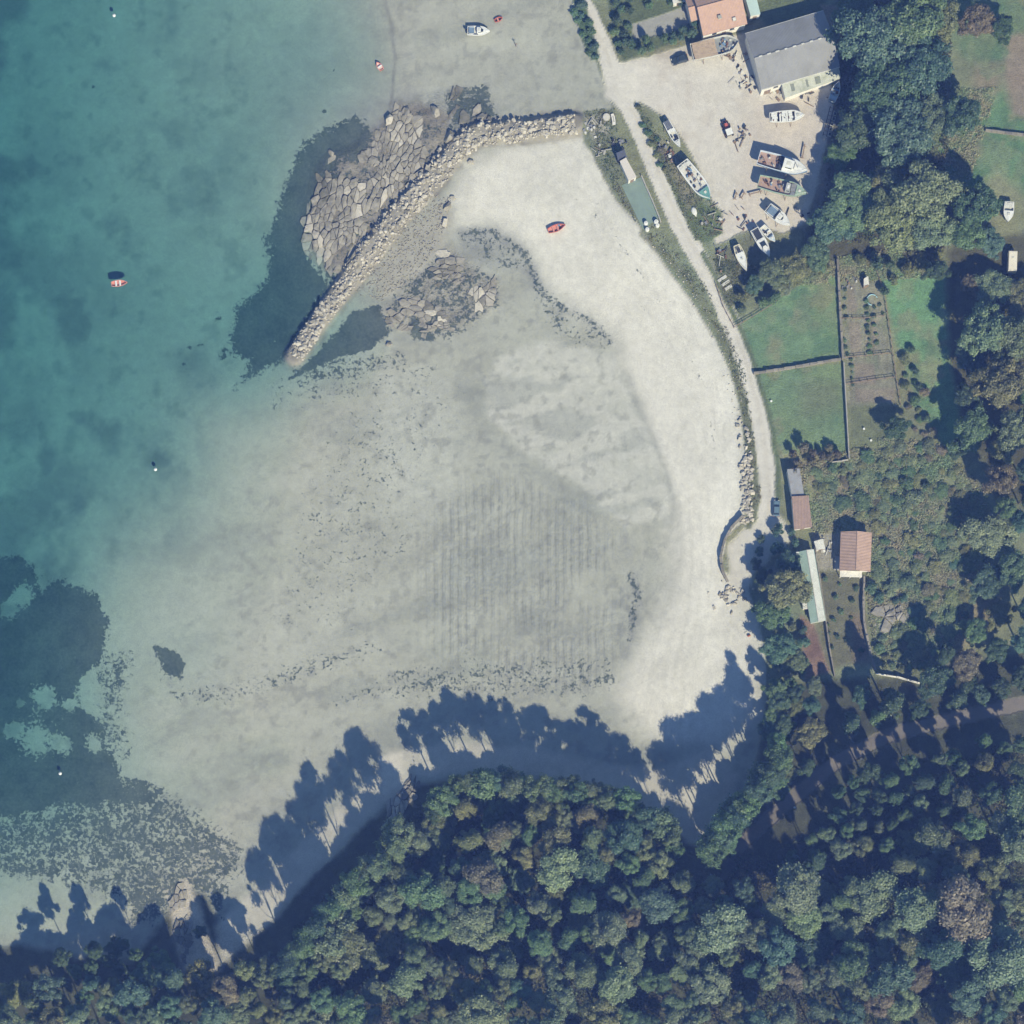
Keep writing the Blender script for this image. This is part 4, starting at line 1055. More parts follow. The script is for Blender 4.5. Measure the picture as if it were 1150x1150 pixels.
# ------------------------------------------------------------------ boats
def boat(label, stern, bow, beam_px, kind='motor_boat', H=1.3, hullm=WHITE, deckm=OFFWHITE, rimm=WHITE, bottom=None, land=True, lift=.55, full=.55, sternw=.85, fore=None, forem=None, cabin=None, extras=(), group='boats', cat='boat', sole=.45, engine=False, rim=.13, zoff=None):
    top = (lift if land else 0) + H
    a = above(stern[0], stern[1], top); b = above(bow[0], bow[1], top)
    if not land:
        a = at(stern[0], stern[1], H * .6); b = at(bow[0], bow[1], H * .6)
        a.z = b.z = 0
    c = (a + b) / 2
    if not land: c.z = -.22 if zoff is None else zoff
    else: c.z = hgt(c.x, c.y)
    d = b - a; L = math.hypot(d.x, d.y); B = beam_px * S
    e = empty(kind, c, math.atan2(d.y, d.x), label, cat, group)
    z0 = lift if land else 0
    N = 15
    st = []
    for i in range(N):
        t = i / (N - 1)
        f = 1 - max(0, (t - full) / (1 - full)) ** 2.1
        f *= sternw + (1 - sternw) * min(1, t / .35) ** .7
        hb = max(.02, B / 2 * f)
        zs = z0 + H * (.88 + .2 * t * t)
        st.append((-L / 2 + L * t, hb, zs, z0 + H * .05 * (1 - t) + H * .35 * max(0, t - .8) / .2 * .8))
    hm = MB(); vs = []; fs = []
    for (x, hb, zs, zk) in st:
        vs += [(x, hb, zs), (x, hb * .93, zk + (zs - zk) * .5), (x, hb * .6, zk + (zs - zk) * .15), (x, 0, zk), (x, -hb * .6, zk + (zs - zk) * .15), (x, -hb * .93, zk + (zs - zk) * .5), (x, -hb, zs)]
    for i in range(N - 1):
        for k in range(6): fs.append((i * 7 + k, i * 7 + k + 1, (i + 1) * 7 + k + 1, (i + 1) * 7 + k))
    fs.append((0, 6, 5, 4, 3, 2, 1))
    hm.add(vs, fs).build('hull', hullm, e, True)
    # gunwale: rim strip, inner side and floor
    rm = MB(); vs = []; fs = []
    for (x, hb, zs, zk) in st:
        ib = max(.01, hb - rim)
        vs += [(x, hb + .03, zs - .06), (x, hb + .03, zs + .05), (x, ib, zs + .05), (x, ib, zs - (zs - zk) * sole), (x, -ib, zs - (zs - zk) * sole), (x, -ib, zs + .05), (x, -hb - .03, zs + .05), (x, -hb - .03, zs - .06)]
    for i in range(N - 1):
        for k in (0, 1, 2, 4, 5, 6): fs.append((i * 8 + k, (i + 1) * 8 + k, (i + 1) * 8 + k + 1, i * 8 + k + 1))
    x, hb, zs, zk = st[0]
    rm.add(vs, fs).box((x + .06, 0, zs - .12), (.12, hb * 2, .3))
    rm.build('gunwale', rimm, e)
    dm = MB(); vs = []; fs = []
    for (x, hb, zs, zk) in st:
        ib = max(.01, hb - rim); vs += [(x + .001, ib, zs - (zs - zk) * sole), (x + .001, -ib, zs - (zs - zk) * sole)]
    for i in range(N - 1): fs.append((2 * i, 2 * i + 1, 2 * i + 3, 2 * i + 2))
    dm.add(vs, fs).build('deck', deckm, e)
    def sheer(x):
        t = (x + L / 2) / L
        return z0 + H * (.88 + .2 * t * t)
    def half(x):
        t = max(0, min(1, (x + L / 2) / L)); k = min(N - 2, int(t * (N - 1))); u = t * (N - 1) - k
        return st[k][1] * (1 - u) + st[k + 1][1] * u
    floor_z = z0 + H * (.95 - .88 * sole)
    if fore is not None:
        fm = MB(); vs = []; fs = []
        xs = [-L / 2 + L * (fore + (1 - fore) * k / 6) for k in range(7)]
        for x in xs:
            h_ = max(.01, half(x) - .05); zz = sheer(x) + .03
            vs += [(x, h_, zz), (x, 0, zz + .1), (x, -h_, zz)]
        for k in range(6): fs += [(3 * k, 3 * k + 1, 3 * k + 4, 3 * k + 3), (3 * k + 1, 3 * k + 2, 3 * k + 5, 3 * k + 4)]
        h_ = half(xs[0]) - .05
        n0 = len(vs); vs += [(xs[0], h_, floor_z), (xs[0], -h_, floor_z)]
        fs.append((0, n0, n0 + 1, 2, 1))
        fd = fm.add(vs, fs).build('foredeck', forem or WHITE, e)
        x = xs[2]
        MB().box((x, 0, sheer(x) + .2), (.6, .6, .1)).build('hatch', GLASSD if 'motor' in kind else OFFWHITE, fd)
    if cabin:
        t0, t1, wf, hc, cm = cabin
        x0, x1 = -L / 2 + L * t0, -L / 2 + L * t1
        w0, w1 = half(x0) * wf, half(x1) * wf * .92
        zb, zt = floor_z, sheer((x0 + x1) / 2) + hc
        m = MB()
        m.add([(x0, -w0, zb), (x1, -w1, zb), (x1, w1, zb), (x0, w0, zb), (x0 + .05, -w0 * .92, zt), (x1 - .35, -w1 * .9, zt), (x1 - .35, w1 * .9, zt), (x0 + .05, w0 * .92, zt)],
              [(4, 5, 6, 7), (0, 1, 5, 4), (1, 2, 6, 5), (2, 3, 7, 6), (3, 0, 4, 7)])
        cb = m.build('cabin', cm, e)
        zm = zt - hc * .42
        fr = MB().add([(x1 - .13, -w1 * .86, zm - .2), (x1 - .13, w1 * .86, zm - .2), (x1 - .30, w1 * .82, zt - .06), (x1 - .30, -w1 * .82, zt - .06)], [(0, 1, 2, 3)])
        for v_ in range(len(fr.v)): fr.v[v_] = (fr.v[v_][0] + .04, fr.v[v_][1], fr.v[v_][2])
        fr.build('windscreen', GLASSD, cb)
        for s in (-1, 1):
            MB().box(((x0 + x1) / 2, s * (w0 + w1) / 2 * .955, zm + .08), ((x1 - x0) * .55, .06, hc * .38)).build('side_window', GLASSD, cb)
        MB().box(((x0 + x1) / 2 - .1, 0, zt + .05), ((x1 - x0) * .35, w1 * .9, .08)).build('roof_hatch', OFFWHITE if cm is WHITE else WHITE, cb)
    for ex in extras:
        kind_ = ex[0]
        if kind_ == 'bench':
            x = -L / 2 + L * ex[1]; MB().box((x, 0, floor_z + .38), (.4, 2 * half(x) - .2, .1)).build('bench', ex[2] if len(ex) > 2 else TIMBER, e)
        elif kind_ == 'well':      # flat cockpit plate; a hollow's shade is in its dark colour, with coaming
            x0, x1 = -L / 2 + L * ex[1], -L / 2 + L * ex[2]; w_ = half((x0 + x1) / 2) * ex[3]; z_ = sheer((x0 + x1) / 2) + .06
            MB().box(((x0 + x1) / 2, 0, z_ + .02), (x1 - x0, 2 * w_, .06)).build('cockpit_plate', ex[4] if len(ex) > 4 else DARK, e)
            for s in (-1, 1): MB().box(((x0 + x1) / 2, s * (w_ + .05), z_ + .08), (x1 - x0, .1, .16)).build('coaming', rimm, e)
        elif kind_ == 'junk':
            r = random.Random(ex[4]); n_ = ex[3]
            for _ in range(n_):
                x = -L / 2 + L * r.uniform(ex[1], ex[2]); y = r.uniform(-.75, .75) * half(x)
                hh = r.uniform(.2, .6)
                mt = r.choice((DARK, TIMBER, OFFWHITE, STEEL, RUST, BLUEP, BLACK))
                m = MB()
                if r.random() < .4: m.tube([(x, y, floor_z), (x, y, floor_z + hh)], r.uniform(.15, .32), 8)
                else: m.box((x, y, floor_z + hh / 2), (r.uniform(.25, .8), r.uniform(.2, .6), hh), r.uniform(0, 3))
                m.build('deck_gear', mt, e)
        elif kind_ == 'mast':
            x = -L / 2 + L * ex[1]; MB().tube([(x, 0, floor_z), (x, 0, sheer(x) + ex[2])], .07, 6).build('mast', OFFWHITE, e)
        elif kind_ == 'planks':
            x0, x1 = -L / 2 + L * ex[1], -L / 2 + L * ex[2]; w_ = half((x0 + x1) / 2) - .12; n_ = ex[3]
            for k in range(n_):
                y = -w_ + 2 * w_ * (k + .5) / n_
                MB().box(((x0 + x1) / 2 + random.uniform(-.1, .1), y, sheer(0) + .02), (x1 - x0, 2 * w_ / n_ * .93, .06)).build('plank', ex[4], e)
        elif kind_ == 'screen':
            x = -L / 2 + L * ex[1]; h_ = half(x) * .9
            MB().add([(x + .3, -h_, sheer(x) + .03), (x + .3, h_, sheer(x) + .03), (x, h_ * .9, sheer(x) + .55), (x, -h_ * .9, sheer(x) + .55)], [(0, 1, 2, 3)]).build('windscreen', GLASSD, e)
    # guard rail round the bow and fittings
    if L > 5.5:
        pts = [(x, (half(x) - .08), sheer(x) + .55) for x in [L * (.15 + .34 * k / 4) for k in range(5)]]
        pts2 = [(x, -y, z) for x, y, z in pts[::-1]]
        MB().tube(pts + pts2, .025, 5).build('bow_rail', STEEL, e)
    if engine:
        x = -L / 2 - .22
        og = MB().box((x, 0, sheer(-L / 2) + .05), (.42, .36, .55)).build('outboard_engine', BLACK, e)
        MB().box((x - .02, 0, sheer(-L / 2) - .6), (.14, .1, .9)).build('engine_leg', STEEL, og)
    if land and lift > .2:
        for t in (.22, .62):
            x = -L / 2 + L * t
            for s in (-1, 1):
                MB().tube([(x, s * (half(x) + .45), 0), (x, s * half(x) * .9, z0 + H * .5)], .07, 6).build('prop', TIMBER, e)
            MB().box((x, 0, lift * .5), (.35, .9, lift + .1)).build('keel_block', TIMBER, e)
    return e
G1 = 'boats laid up on the boatyard'
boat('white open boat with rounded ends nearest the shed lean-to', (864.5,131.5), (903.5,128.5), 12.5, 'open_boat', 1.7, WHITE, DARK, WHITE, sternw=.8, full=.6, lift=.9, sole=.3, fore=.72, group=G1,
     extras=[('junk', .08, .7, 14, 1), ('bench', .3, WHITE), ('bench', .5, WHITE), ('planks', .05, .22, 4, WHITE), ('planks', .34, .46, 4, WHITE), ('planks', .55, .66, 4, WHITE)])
boat('large white fishing boat with blue rim and open pinkish aft deck', (852,176), (907,191), 17.5, 'fishing_boat', 2.3, BLUEP, PINKDECK, surf('pale_blue_rim', (.58, .65, .74), .5, .06), lift=.9, full=.62, sternw=.9, fore=.5, forem=WHITE, sole=.4, group=G1,
     cabin=(.50, .74, .62, 1.3, WHITE), extras=[('junk', .06, .45, 14, 2), ('mast', .8, 2.2), ('planks', .42, .5, 2, DARK)])
boat('green hulled old fishing boat with reddish deck below the large white one', (852,203), (906,216), 16, 'fishing_boat', 2.1, PALEGREEN, PINKDECK, PALEGREEN, lift=.8, full=.62, sternw=.85, fore=.78, forem=PALEGREEN, sole=.3, group=G1,
     cabin=(.56, .68, .6, 1.1, surf('grey_house', (.4, .42, .42), .6, .1)), extras=[('junk', .05, .5, 12, 3), ('planks', .68, .80, 3, STEEL), ('mast', .5, 2)])
boat('white motor boat with blue tinted cockpit below the green hulled boat', (862,233), (887.5,252.5), 13, 'motor_boat', 1.5, WHITE, OFFWHITE, WHITE, lift=.7, full=.5, sternw=.9, fore=.44, group=G1, engine=True,
     cabin=(.44, .66, .55, .5, WHITE), extras=[('screen', .42), ('well', .06, .36, .7, surf('blue_cockpit', (.16, .23, .32), .4, .2)), ('bench', .12, BLUEP)])
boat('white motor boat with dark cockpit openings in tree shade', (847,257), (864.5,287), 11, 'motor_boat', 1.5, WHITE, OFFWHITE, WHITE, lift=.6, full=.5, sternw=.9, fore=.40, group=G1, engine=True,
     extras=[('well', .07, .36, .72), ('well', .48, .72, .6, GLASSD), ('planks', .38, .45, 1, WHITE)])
boat('small white open boat tucked beside the motor boat in tree shade', (856,254), (870.5,271), 8.5, 'open_boat', 1.2, WHITE, OFFWHITE, WHITE, lift=.4, full=.45, sternw=.8, fore=.66, forem=surf('pale_blue_deck', (.45, .56, .66), .5), group=G1, extras=[('junk', .15, .6, 5, 4), ('bench', .4, WHITE)])
boat('white pointed boat on props beside the lane hedge', (827,275), (838.5,304), 10.5, 'sailing_dinghy', 1.4, WHITE, OFFWHITE, surf('cream_rim', (.66, .62, .48), .5), lift=.6, full=.35, sternw=.62, fore=.30, group=G1, extras=[('well', .12, .30, .45), ('hatchless',), ('mast', .58, .8)])
boat('small white boat with covered stern by the grass verge', (748,136), (764,165), 8.5, 'open_boat', 1.3, WHITE, OFFWHITE, WHITE, lift=.6, full=.55, sternw=.85, fore=.74, group=G1, extras=[('planks', .0, .28, 3, surf('grey_tarp', (.13, .145, .18), .8)), ('planks', .30, .42, 3, WHITE), ('junk', .44, .7, 5, 5)])
boat('big white decked boat with teal bow beside the grass verge', (766,182), (797.5,223), 17, 'fishing_boat', 2.2, TEAL, OFFWHITE, WHITE, lift=.9, full=.66, sternw=.85, fore=.74, forem=TEAL, sole=.22, group=G1, rim=.35,
     extras=[('junk', .1, .7, 18, 6), ('mast', .7, 2.2), ('planks', .05, .14, 3, OFFWHITE)])
boat('old work boat with tan planked deck and cluttered white bow by the house', (777,58), (829.5,46), 20, 'work_boat', 2.2, OFFWHITE, surf('grey_deck', (.26, .28, .29), .8, .15), OFFWHITE, lift=.6, full=.72, sternw=.92, sole=.3, group=G1,
     extras=[('planks', .03, .52, 9, TAN), ('junk', .56, .92, 22, 7)])
boat('blue and white boat squeezed between the shed lean-to and the trees', (934,114), (942.5,91), 9.5, 'open_boat', 1.3, BLUEP, OFFWHITE, WHITE, lift=.5, full=.45, sternw=.75, group=G1, extras=[('junk', .2, .8, 7, 8), ('planks', .1, .3, 3, surf('pale_blue_deck', (.45, .56, .66), .5)), ('bench', .6, BLUEP)])
boat('white motor boat aground on the wet sand at the top', (525,34), (550,34.5), 10.5, 'motor_boat', 1.3, WHITE, OFFWHITE, WHITE, lift=.1, full=.5, sternw=.92, fore=.48, cabin=(.42, .66, .62, .6, WHITE), engine=True, group='boats aground on the sand', extras=[('well', .06, .3, .7, surf('blue_cockpit', (.16, .23, .32), .4, .2)), ('bench', .2, WHITE)])
boat('red open dinghy lying on the pale dry sand', (615.5,259.5), (635,252), 8, 'dinghy', .8, REDP, PINKP, REDP, lift=.05, full=.45, sternw=.6, cat='dinghy', group='boats aground on the sand', sole=.7, extras=[('bench', .3, PINKP), ('bench', .55, PINKP), ('junk', .6, .8, 2, 9)])
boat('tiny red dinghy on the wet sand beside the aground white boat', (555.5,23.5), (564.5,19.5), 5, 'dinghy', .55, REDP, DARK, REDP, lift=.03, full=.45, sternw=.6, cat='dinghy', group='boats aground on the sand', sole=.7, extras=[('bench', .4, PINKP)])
boat('red dinghy afloat alone in the open teal water', (125,319), (143,317), 7, 'dinghy', .8, REDP, PINKP, PINKP, land=False, full=.45, sternw=.7, cat='dinghy', group='small boats afloat', sole=.55, extras=[('bench', .3, WHITE), ('bench', .55, WHITE)])
boat('pinkish red dinghy afloat in the shallows near the curved sand edge', (429,78.5), (423,70), 6, 'dinghy', .6, PINKP, surf('pale_pink', (.7, .5, .46), .6), PINKP, land=False, full=.4, sternw=.8, cat='dinghy', group='small boats afloat', sole=.5, extras=[('bench', .4, WHITE)], zoff=-.1)
boat('white boat parked under the trees at the right edge', (1134,226), (1132,249), 11, 'open_boat', 1.5, WHITE, OFFWHITE, WHITE, lift=.5, full=.5, sternw=.9, fore=.45, group='boats under the trees', extras=[('planks', .05, .3, 4, OFFWHITE)])
# upturned dinghy on the verge
def upturned(label, a, b, beam):
    A = above(*a, .4); B_ = above(*b, .4); c = (A + B_) / 2; c.z = hgt(c.x, c.y); d = B_ - A; L = math.hypot(d.x, d.y)
    e = empty('upturned_dinghy', c, math.atan2(d.y, d.x), label, 'dinghy')
    vs, fs = [], []
    for i in range(9):
        t = i / 8; hb = max(.03, beam * S / 2 * (1 - (2 * abs(t - .42)) ** 2.4 * .95)); x = -L / 2 + L * t; hz = .5 * (1 - (2 * abs(t - .5)) ** 3 * .5)
        vs += [(x, hb, .02), (x, hb * .75, hz * .7), (x, 0, hz), (x, -hb * .75, hz * .7), (x, -hb, .02)]
    for i in range(8):
        for k in range(4): fs.append((i * 5 + k, (i + 1) * 5 + k, (i + 1) * 5 + k + 1, i * 5 + k + 1))
    fs += [(0, 1, 2, 3, 4), (40 + 4, 43, 42, 41, 40)]
    MB().add(vs, fs).build('hull', WHITE, e, True)
    MB().box((0, 0, .5), (L * .8, .05, .08)).build('keel', OFFWHITE, e)
upturned('white upturned dinghy on the grass verge by the lane', (778,232), (782,243), 6)

# ------------------------------------------------------------------ vehicles
def car(label, c, ang, paint, L=4.1, W=1.75):
    g = above(c[0], c[1], .9)
    e = empty('parked_car', g, ang, label, 'car')
    prof = [(-L / 2, .35), (-L / 2, .75), (-L / 2 + .15, .92), (L / 2 - 1.15, .95), (L / 2 - .25, .78), (L / 2, .55), (L / 2, .32)]
    n = len(prof)
    vs = [(x, -W / 2, z) for x, z in prof] + [(x * .98, -W / 2 + .08, z + .04) for x, z in prof] + [(x * .98, W / 2 - .08, z + .04) for x, z in prof] + [(x, W / 2, z) for x, z in prof]
    fs = [tuple(range(n))[::1], tuple(range(4 * n - 1, 3 * n - 1, -1))]
    for r_ in range(3): fs += [(r_ * n + i, (r_ + 1) * n + i, (r_ + 1) * n + i + 1, r_ * n + i + 1) for i in range(n - 1)]
    fs += [(0, n - 1, 4 * n - 1, 3 * n)]
    body = MB().add(vs, fs).build('body', paint, e)
    w = W / 2 - .1
    gl = MB().add([(-L / 2 + .35, -w, .95), (L / 2 - 1.1, -w, .95), (L / 2 - 1.1, w, .95), (-L / 2 + .35, w, .95), (-L / 2 + .75, -w + .15, 1.42), (L / 2 - 1.85, -w + .15, 1.42), (L / 2 - 1.85, w - .15, 1.42), (-L / 2 + .75, w - .15, 1.42)],
                 [(0, 1, 5, 4), (1, 2, 6, 5), (2, 3, 7, 6), (3, 0, 4, 7)]).build('windows', GLASSD, e)
    MB().box((-.55 + .0, 0, 1.45), (L - 2.5, 2 * w - .26, .07)).build('roof', paint, e)
    MB().box((L / 2 - .7, 0, .955), (.7, W - .5, .03)).build('bonnet', paint, e)
    for x in (-L / 2 + .75, L / 2 - .8):
        for s in (-1, 1):
            wh = MB().tube([(x, s * (W / 2 - .12), .32), (x, s * (W / 2 + .03), .32)], .32, 12).build('wheel', BLACK, e)
            MB().tube([(x, s * (W / 2 + .0), .32), (x, s * (W / 2 + .04), .32)], .18, 8).build('rim', STEEL, wh)
    for s in (-1, 1):
        MB().box((L / 2 - .08, s * (W / 2 - .3), .66), (.14, .36, .14)).build('headlight', WHITE, e)
        MB().box((-L / 2 + .02, s * (W / 2 - .25), .74), (.08, .3, .14)).build('tail_light', REDP, e)
        MB().box((L / 2 - 1.35, s * (W / 2 + .08), .98), (.16, .18, .12)).build('wing_mirror', paint, e)
car('dark blue car parked by the old work boat', (763.5, 66.5), math.radians(17 + 180), surf('dark_car_paint', (.035, .05, .06), .25, .1))
car('blue-grey car parked on the lane edge by the red tiled shed', (872, 570.5), math.radians(88), surf('blue_grey_car_paint', (.12, .19, .25), .3, .1), 4.0, 1.6)
# tractor with loader arms
g = above(817.5, 146, 1.2)
e = empty('tractor', g, math.radians(110), 'rust-red loader tractor with white cab roof in the open yard', 'tractor')
MB().box((.2, 0, .75), (3.0, .75, .4)).build('chassis', RUST, e)
MB().box((.95, 0, 1.15), (1.5, .72, .6)).build('engine_hood', REDP, e)
cb = MB().box((-.75, 0, 1.55), (1.3, 1.3, 1.1)).build('cab', GLASSD, e)
MB().box((-.75, 0, 2.17), (1.55, 1.6, .14)).build('cab_roof', WHITE, cb)
for x, r_ in ((-.85, .72), (1.2, .5)):
    for s in (-1, 1):
        w_ = MB().tube([(x, s * .68, r_), (x, s * 1.02, r_)], r_, 14).build('wheel', BLACK, e)
        MB().tube([(x, s * .98, r_), (x, s * 1.04, r_)], r_ * .5, 8).build('rim', REDP, w_)
for s in (-1, 1):
    MB().tube([(-.1, s * .6, 1.5), (1.6, s * .6, 1.3), (2.6, s * .55, .35)], .1, 6).build('loader_arm', RUST, e)
    MB().box((2.9, s * .5, .15), (1.0, .12, .08)).build('fork', DARK, e)
MB().box((2.45, 0, .4), (.15, 1.5, .7)).build('fork_carriage', RUST, e)
# caravan under the trees
g = above(1137.5, 293, 2.4)
e = empty('caravan', g, math.radians(88), 'cream roofed caravan under the trees at the right edge', 'caravan')
b_ = MB().box((0, 0, 1.4), (4.9, 2.1, 1.9)).build('body', surf('cream_panel', (.66, .62, .52), .5, .05), e)
MB().box((0, 0, 2.4), (4.6, 1.9, .12)).build('roof', surf('cream_roof', (.70, .66, .56), .6, .06, 1, (.5, .45, .35), .3), e)
MB().box((.8, 0, 2.5), (.5, .5, .12)).build('roof_vent', OFFWHITE, e)
for s in (-1, 1):
    MB().tube([(0, s * .95, .32), (0, s * 1.1, .32)], .32, 12).build('wheel', BLACK, e)
    MB().box((.6, s * 1.06, 1.7), (1.2, .06, .55)).build('window', GLASSD, e)
MB().tube([(2.4, 0, .5), (3.4, 0, .45)], .06, 6).build('tow_bar', STEEL, e)

# ------------------------------------------------------------------ yard clutter
def pile(label, c, n, seed, spread=1.4, name='scrap_pile', mats=None, cat='scrap', long=.5, group='heaps of boat gear'):
    g = ground(*c); r = random.Random(seed)
    e = empty(name, g, 0, label, cat, group)
    mats = mats or (RUST, DARK, TIMBER, STEEL, BLACK, OFFWHITE)
    for k in range(n):
        x, y = r.gauss(0, spread * .5), r.gauss(0, spread * .5); m = MB(); mt = r.choice(mats); z = r.uniform(.05, .35)
        zz = hgt(g.x + x, g.y + y) - g.z
        if r.random() < long:
            a = r.uniform(0, 3.14); l = r.uniform(.8, 2.6); d = Vector((math.cos(a), math.sin(a), r.uniform(-.04, .12))) * l / 2
            c_ = Vector((x, y, zz + z + .15)); m.tube([c_ - d, c_ + d], r.uniform(.05, .13), 6); m.build('beam', mt, e)
        elif r.random() < .5:
            m.tube([(x, y, zz - .05), (x, y, zz + r.uniform(.3, .8))], r.uniform(.2, .4), 8); m.build('drum', mt, e)
        else:
            h_ = r.uniform(.2, .7); m.box((x, y, zz + h_ / 2 - .05), (r.uniform(.3, 1), r.uniform(.3, .8), h_), r.uniform(0, 3)); m.build('crate', mt, e)
    return e
pile('heap of dark gear by the west corner of the boat shed', (839,91), 26, 1, 3.2)
pile('dark scrap between the old work boat and the shed', (826,64), 16, 2, 2.4)
pile('drums and timber beside the shed lean-to door', (872,103), 16, 3, 2.2)
pile('low dark timber stack below the shed lean-to', (905,108), 12, 4, 2.6, mats=(TIMBER, DARK, STEEL), long=.8)
pile('tangled heap of brownish nets beside the tractor', (833,152), 18, 5, 2.0, 'net_heap', (TIMBER, surf('net', (.3, .27, .22), .95, .3), DARK), 'nets')
pile('crates and pipes on the verge beside the small white boat', (748,166), 10, 6, 2.0)
pile('clutter of dark gear at the stern of the big teal bowed boat', (753,178), 9, 7, 1.6)
pile('heap of pale timber at the end of the grass verge', (800,247), 18, 8, 2.8, mats=(OFFWHITE, TIMBER, STEEL, CONC), long=.7)
pile('scattered rusty gear on the yard below the green hulled boat', (836,248), 12, 9, 3.2, mats=(RUST, TIMBER, DARK))
pile('gear on the grass beside the white pointed boat', (811,288), 12, 10, 2.4)
pile('odds and ends along the tree edge of the yard', (900,238), 9, 11, 2.4)
pile('dark gear heap at the end of the container by the lane', (696,161), 14, 12, 2.2, mats=(DARK, DARK, STEEL, BLACK))
pile('pale clutter between the red shed and the cottage', (925,612), 14, 13, 2.4, mats=(OFFWHITE, CONC, STEEL, WHITE))
pile('garden clutter near the tiny white hut', (954,318), 8, 14, 2.0, mats=(OFFWHITE, TIMBER, STEEL))
pile('rubble and pots on the worn ground at the upper end of the beach', (661,145), 14, 15, 2.6, mats=(CONC, OFFWHITE, STEEL))
pile('small heap of stones and stakes in the worn grass by the hut', (676,172), 10, 16, 2.2, mats=(CONC, TIMBER))
def trestle(label, c, ang, L=2.4):
    g = ground(*c); e = empty('timber_trestle', g, ang, label, 'trestle', 'boat cradles and trestles')
    MB().box((0, 0, .75), (L, .25, .25)).build('beam', TIMBER, e)
    for x in (-L * .4, L * .4):
        for s in (-1, 1): MB().tube([(x, s * .45, -.05), (x, 0, .75)], .08, 6).build('leg', TIMBER, e)
trestle('dark trestle on the open yard, left of a close pair', (826,221), math.radians(75), 1.8)
trestle('dark trestle on the open yard, right of a close pair', (834,220), math.radians(60), 1.8)
trestle('timber beam lying on trestle legs towards the green hulled boat', (848,217.5), math.radians(15), 3.4)
trestle('tall timber standing beside the bow of the large white fishing boat', (902,171), math.radians(80), 3.6)
trestle('timber trestle under the shed lean-to edge', (900,103), math.radians(15), 4.2)
# ladder-like rack along the tree edge
g = ground(930, 137)
e = empty('timber_rack', g, math.radians(76), 'ladder-like timber rack with pale crates along the tree edge', 'rack')
for y in (-.45, .45): MB().box((0, y, .5), (7.5, .16, .16)).build('rail', DARK, e)
for k in range(8): MB().box((-3.4 + k * .97, 0, .5), (.12, .8, .1)).build('rung', TIMBER, e)
for k in range(5):
    cr = MB().box((-3.0 + k * 1.3, -1.1, .28), (.9, .8, .6)).build('crate', OFFWHITE, e)
    MB().box((-3.0 + k * 1.3, -1.1, .6), (.7, .6, .04)).build('painted_crate_hollow', DARK, cr)  # dark plate on a solid crate; shade of an open top in its colour
for i, (c, lb) in enumerate([((811,313),'white board lying by the lane, uppermost of three'),((815,318),'white board lying by the lane, middle of three'),((818,323),'white board lying by the lane, lowest of three')]):
    g = ground(*c); e = empty('stacked_board', g, math.radians(33), lb, 'board', 'white boards by the lane')
    for k in range(3): MB().box((0, -.24 + k * .24, .12), (2.4 - .5 * i * .5, .2, .2)).build('plank', OFFWHITE, e)
# water tanks by the lane
for i, (c, r_, lb) in enumerate([((725.5,250),.5,'white drum by the green slab, upper left of four'),((727,257),.5,'white drum by the green slab, lower left of four'),((737,248.5),.55,'white drum by the green slab, upper right of four'),((738.5,252.5),.5,'white drum by the green slab, lower right of four')]):
    g = above(c[0], c[1], 1.1); e = empty('water_drum', g, 0, lb, 'drum', 'white drums by the slab')
    MB().tube([(0, 0, -.1), (0, 0, .15), (0, 0, .9), (0, 0, 1.05)], [r_, r_ * 1.04, r_ * 1.04, r_ * .85], 14).build('barrel', WHITE, e)
    MB().tube([(0, 0, 1.02), (0, 0, 1.12)], r_ * .4, 10).build('lid', OFFWHITE, e)
g = ground(681, 132); e = empty('well_ring', g, 0, 'round concrete well cover at the landward end of the breakwater', 'well')
MB().tube([(0, 0, -.2), (0, 0, .45)], .95, 18).build('ring', CONC, e); MB().tube([(0, 0, .45), (0, 0, .52)], .8, 18).build('cover', surf('pale_cover', (.55, .53, .48), .9), e)
g = ground(688.5, 134.5); e = empty('concrete_block', g, math.radians(100), 'curved pale concrete block beside the round well cover', 'block')
MB().prism([(-1.4, -.35), (-.5, -.5), (.6, -.5), (1.4, -.3), (1.3, .35), (.4, .3), (-.5, .3), (-1.3, .4)], -.2, .45).build('block_body', RENDER, e)
MB().box((0, -.1, .48), (1.6, .3, .06)).build('block_cap', CONC, e)
g = ground(579.5, 52); e = empty('mooring_post', g, 0, 'thin mooring post standing in the wet sand', 'post')
MB().tube([(0, 0, -.3), (.03, .02, 1.9)], [.11, .08], 7).build('post', TIMBER, e); MB().box((.1, 0, 1.55), (.9, .08, .08)).build('crossbar', TIMBER, e)
for (c, lb) in [((174.5, 527), 'white mooring buoy over a dark weed patch in the water'), ((67.5, 868.5), 'white mooring buoy above the large dark weed bed'), ((128, 17), 'small white buoy near the top left of the water')]:
    g = at(c[0], c[1], .2); g.z = 0
    e = empty('mooring_buoy', g, 0, lb, 'buoy', 'mooring buoys')
    MB().tube([(0, 0, -.25), (0, 0, -.12), (0, 0, .12), (0, 0, .34), (0, 0, .42)], [.12, .38, .44, .3, .08], 12).build('float', WHITE, e, True)
    MB().tube([(0, 0, .4), (0, 0, .6)], .05, 6).build('ring', STEEL, e)
g = ground(841, 714); e = empty('beach_bag', g, .4, 'small red-brown bag left on the upper beach near the trees', 'bag')
MB().tube([(-.4, 0, .22), (-.25, 0, .25), (.25, 0, .25), (.4, 0, .22)], [.16, .25, .25, .16], 10).build('bag_body', surf('bag_cloth', (.36, .12, .08), .9), e, True)
MB().tube([(-.2, 0, .48), (0, .05, .62), (.2, 0, .48)], .03, 6).build('handle', DARK, e)
g = ground(979.5, 337); e = empty('garden_hoop', g, 0, 'pale blue plastic hoop at the head of the kitchen garden', 'hoop')
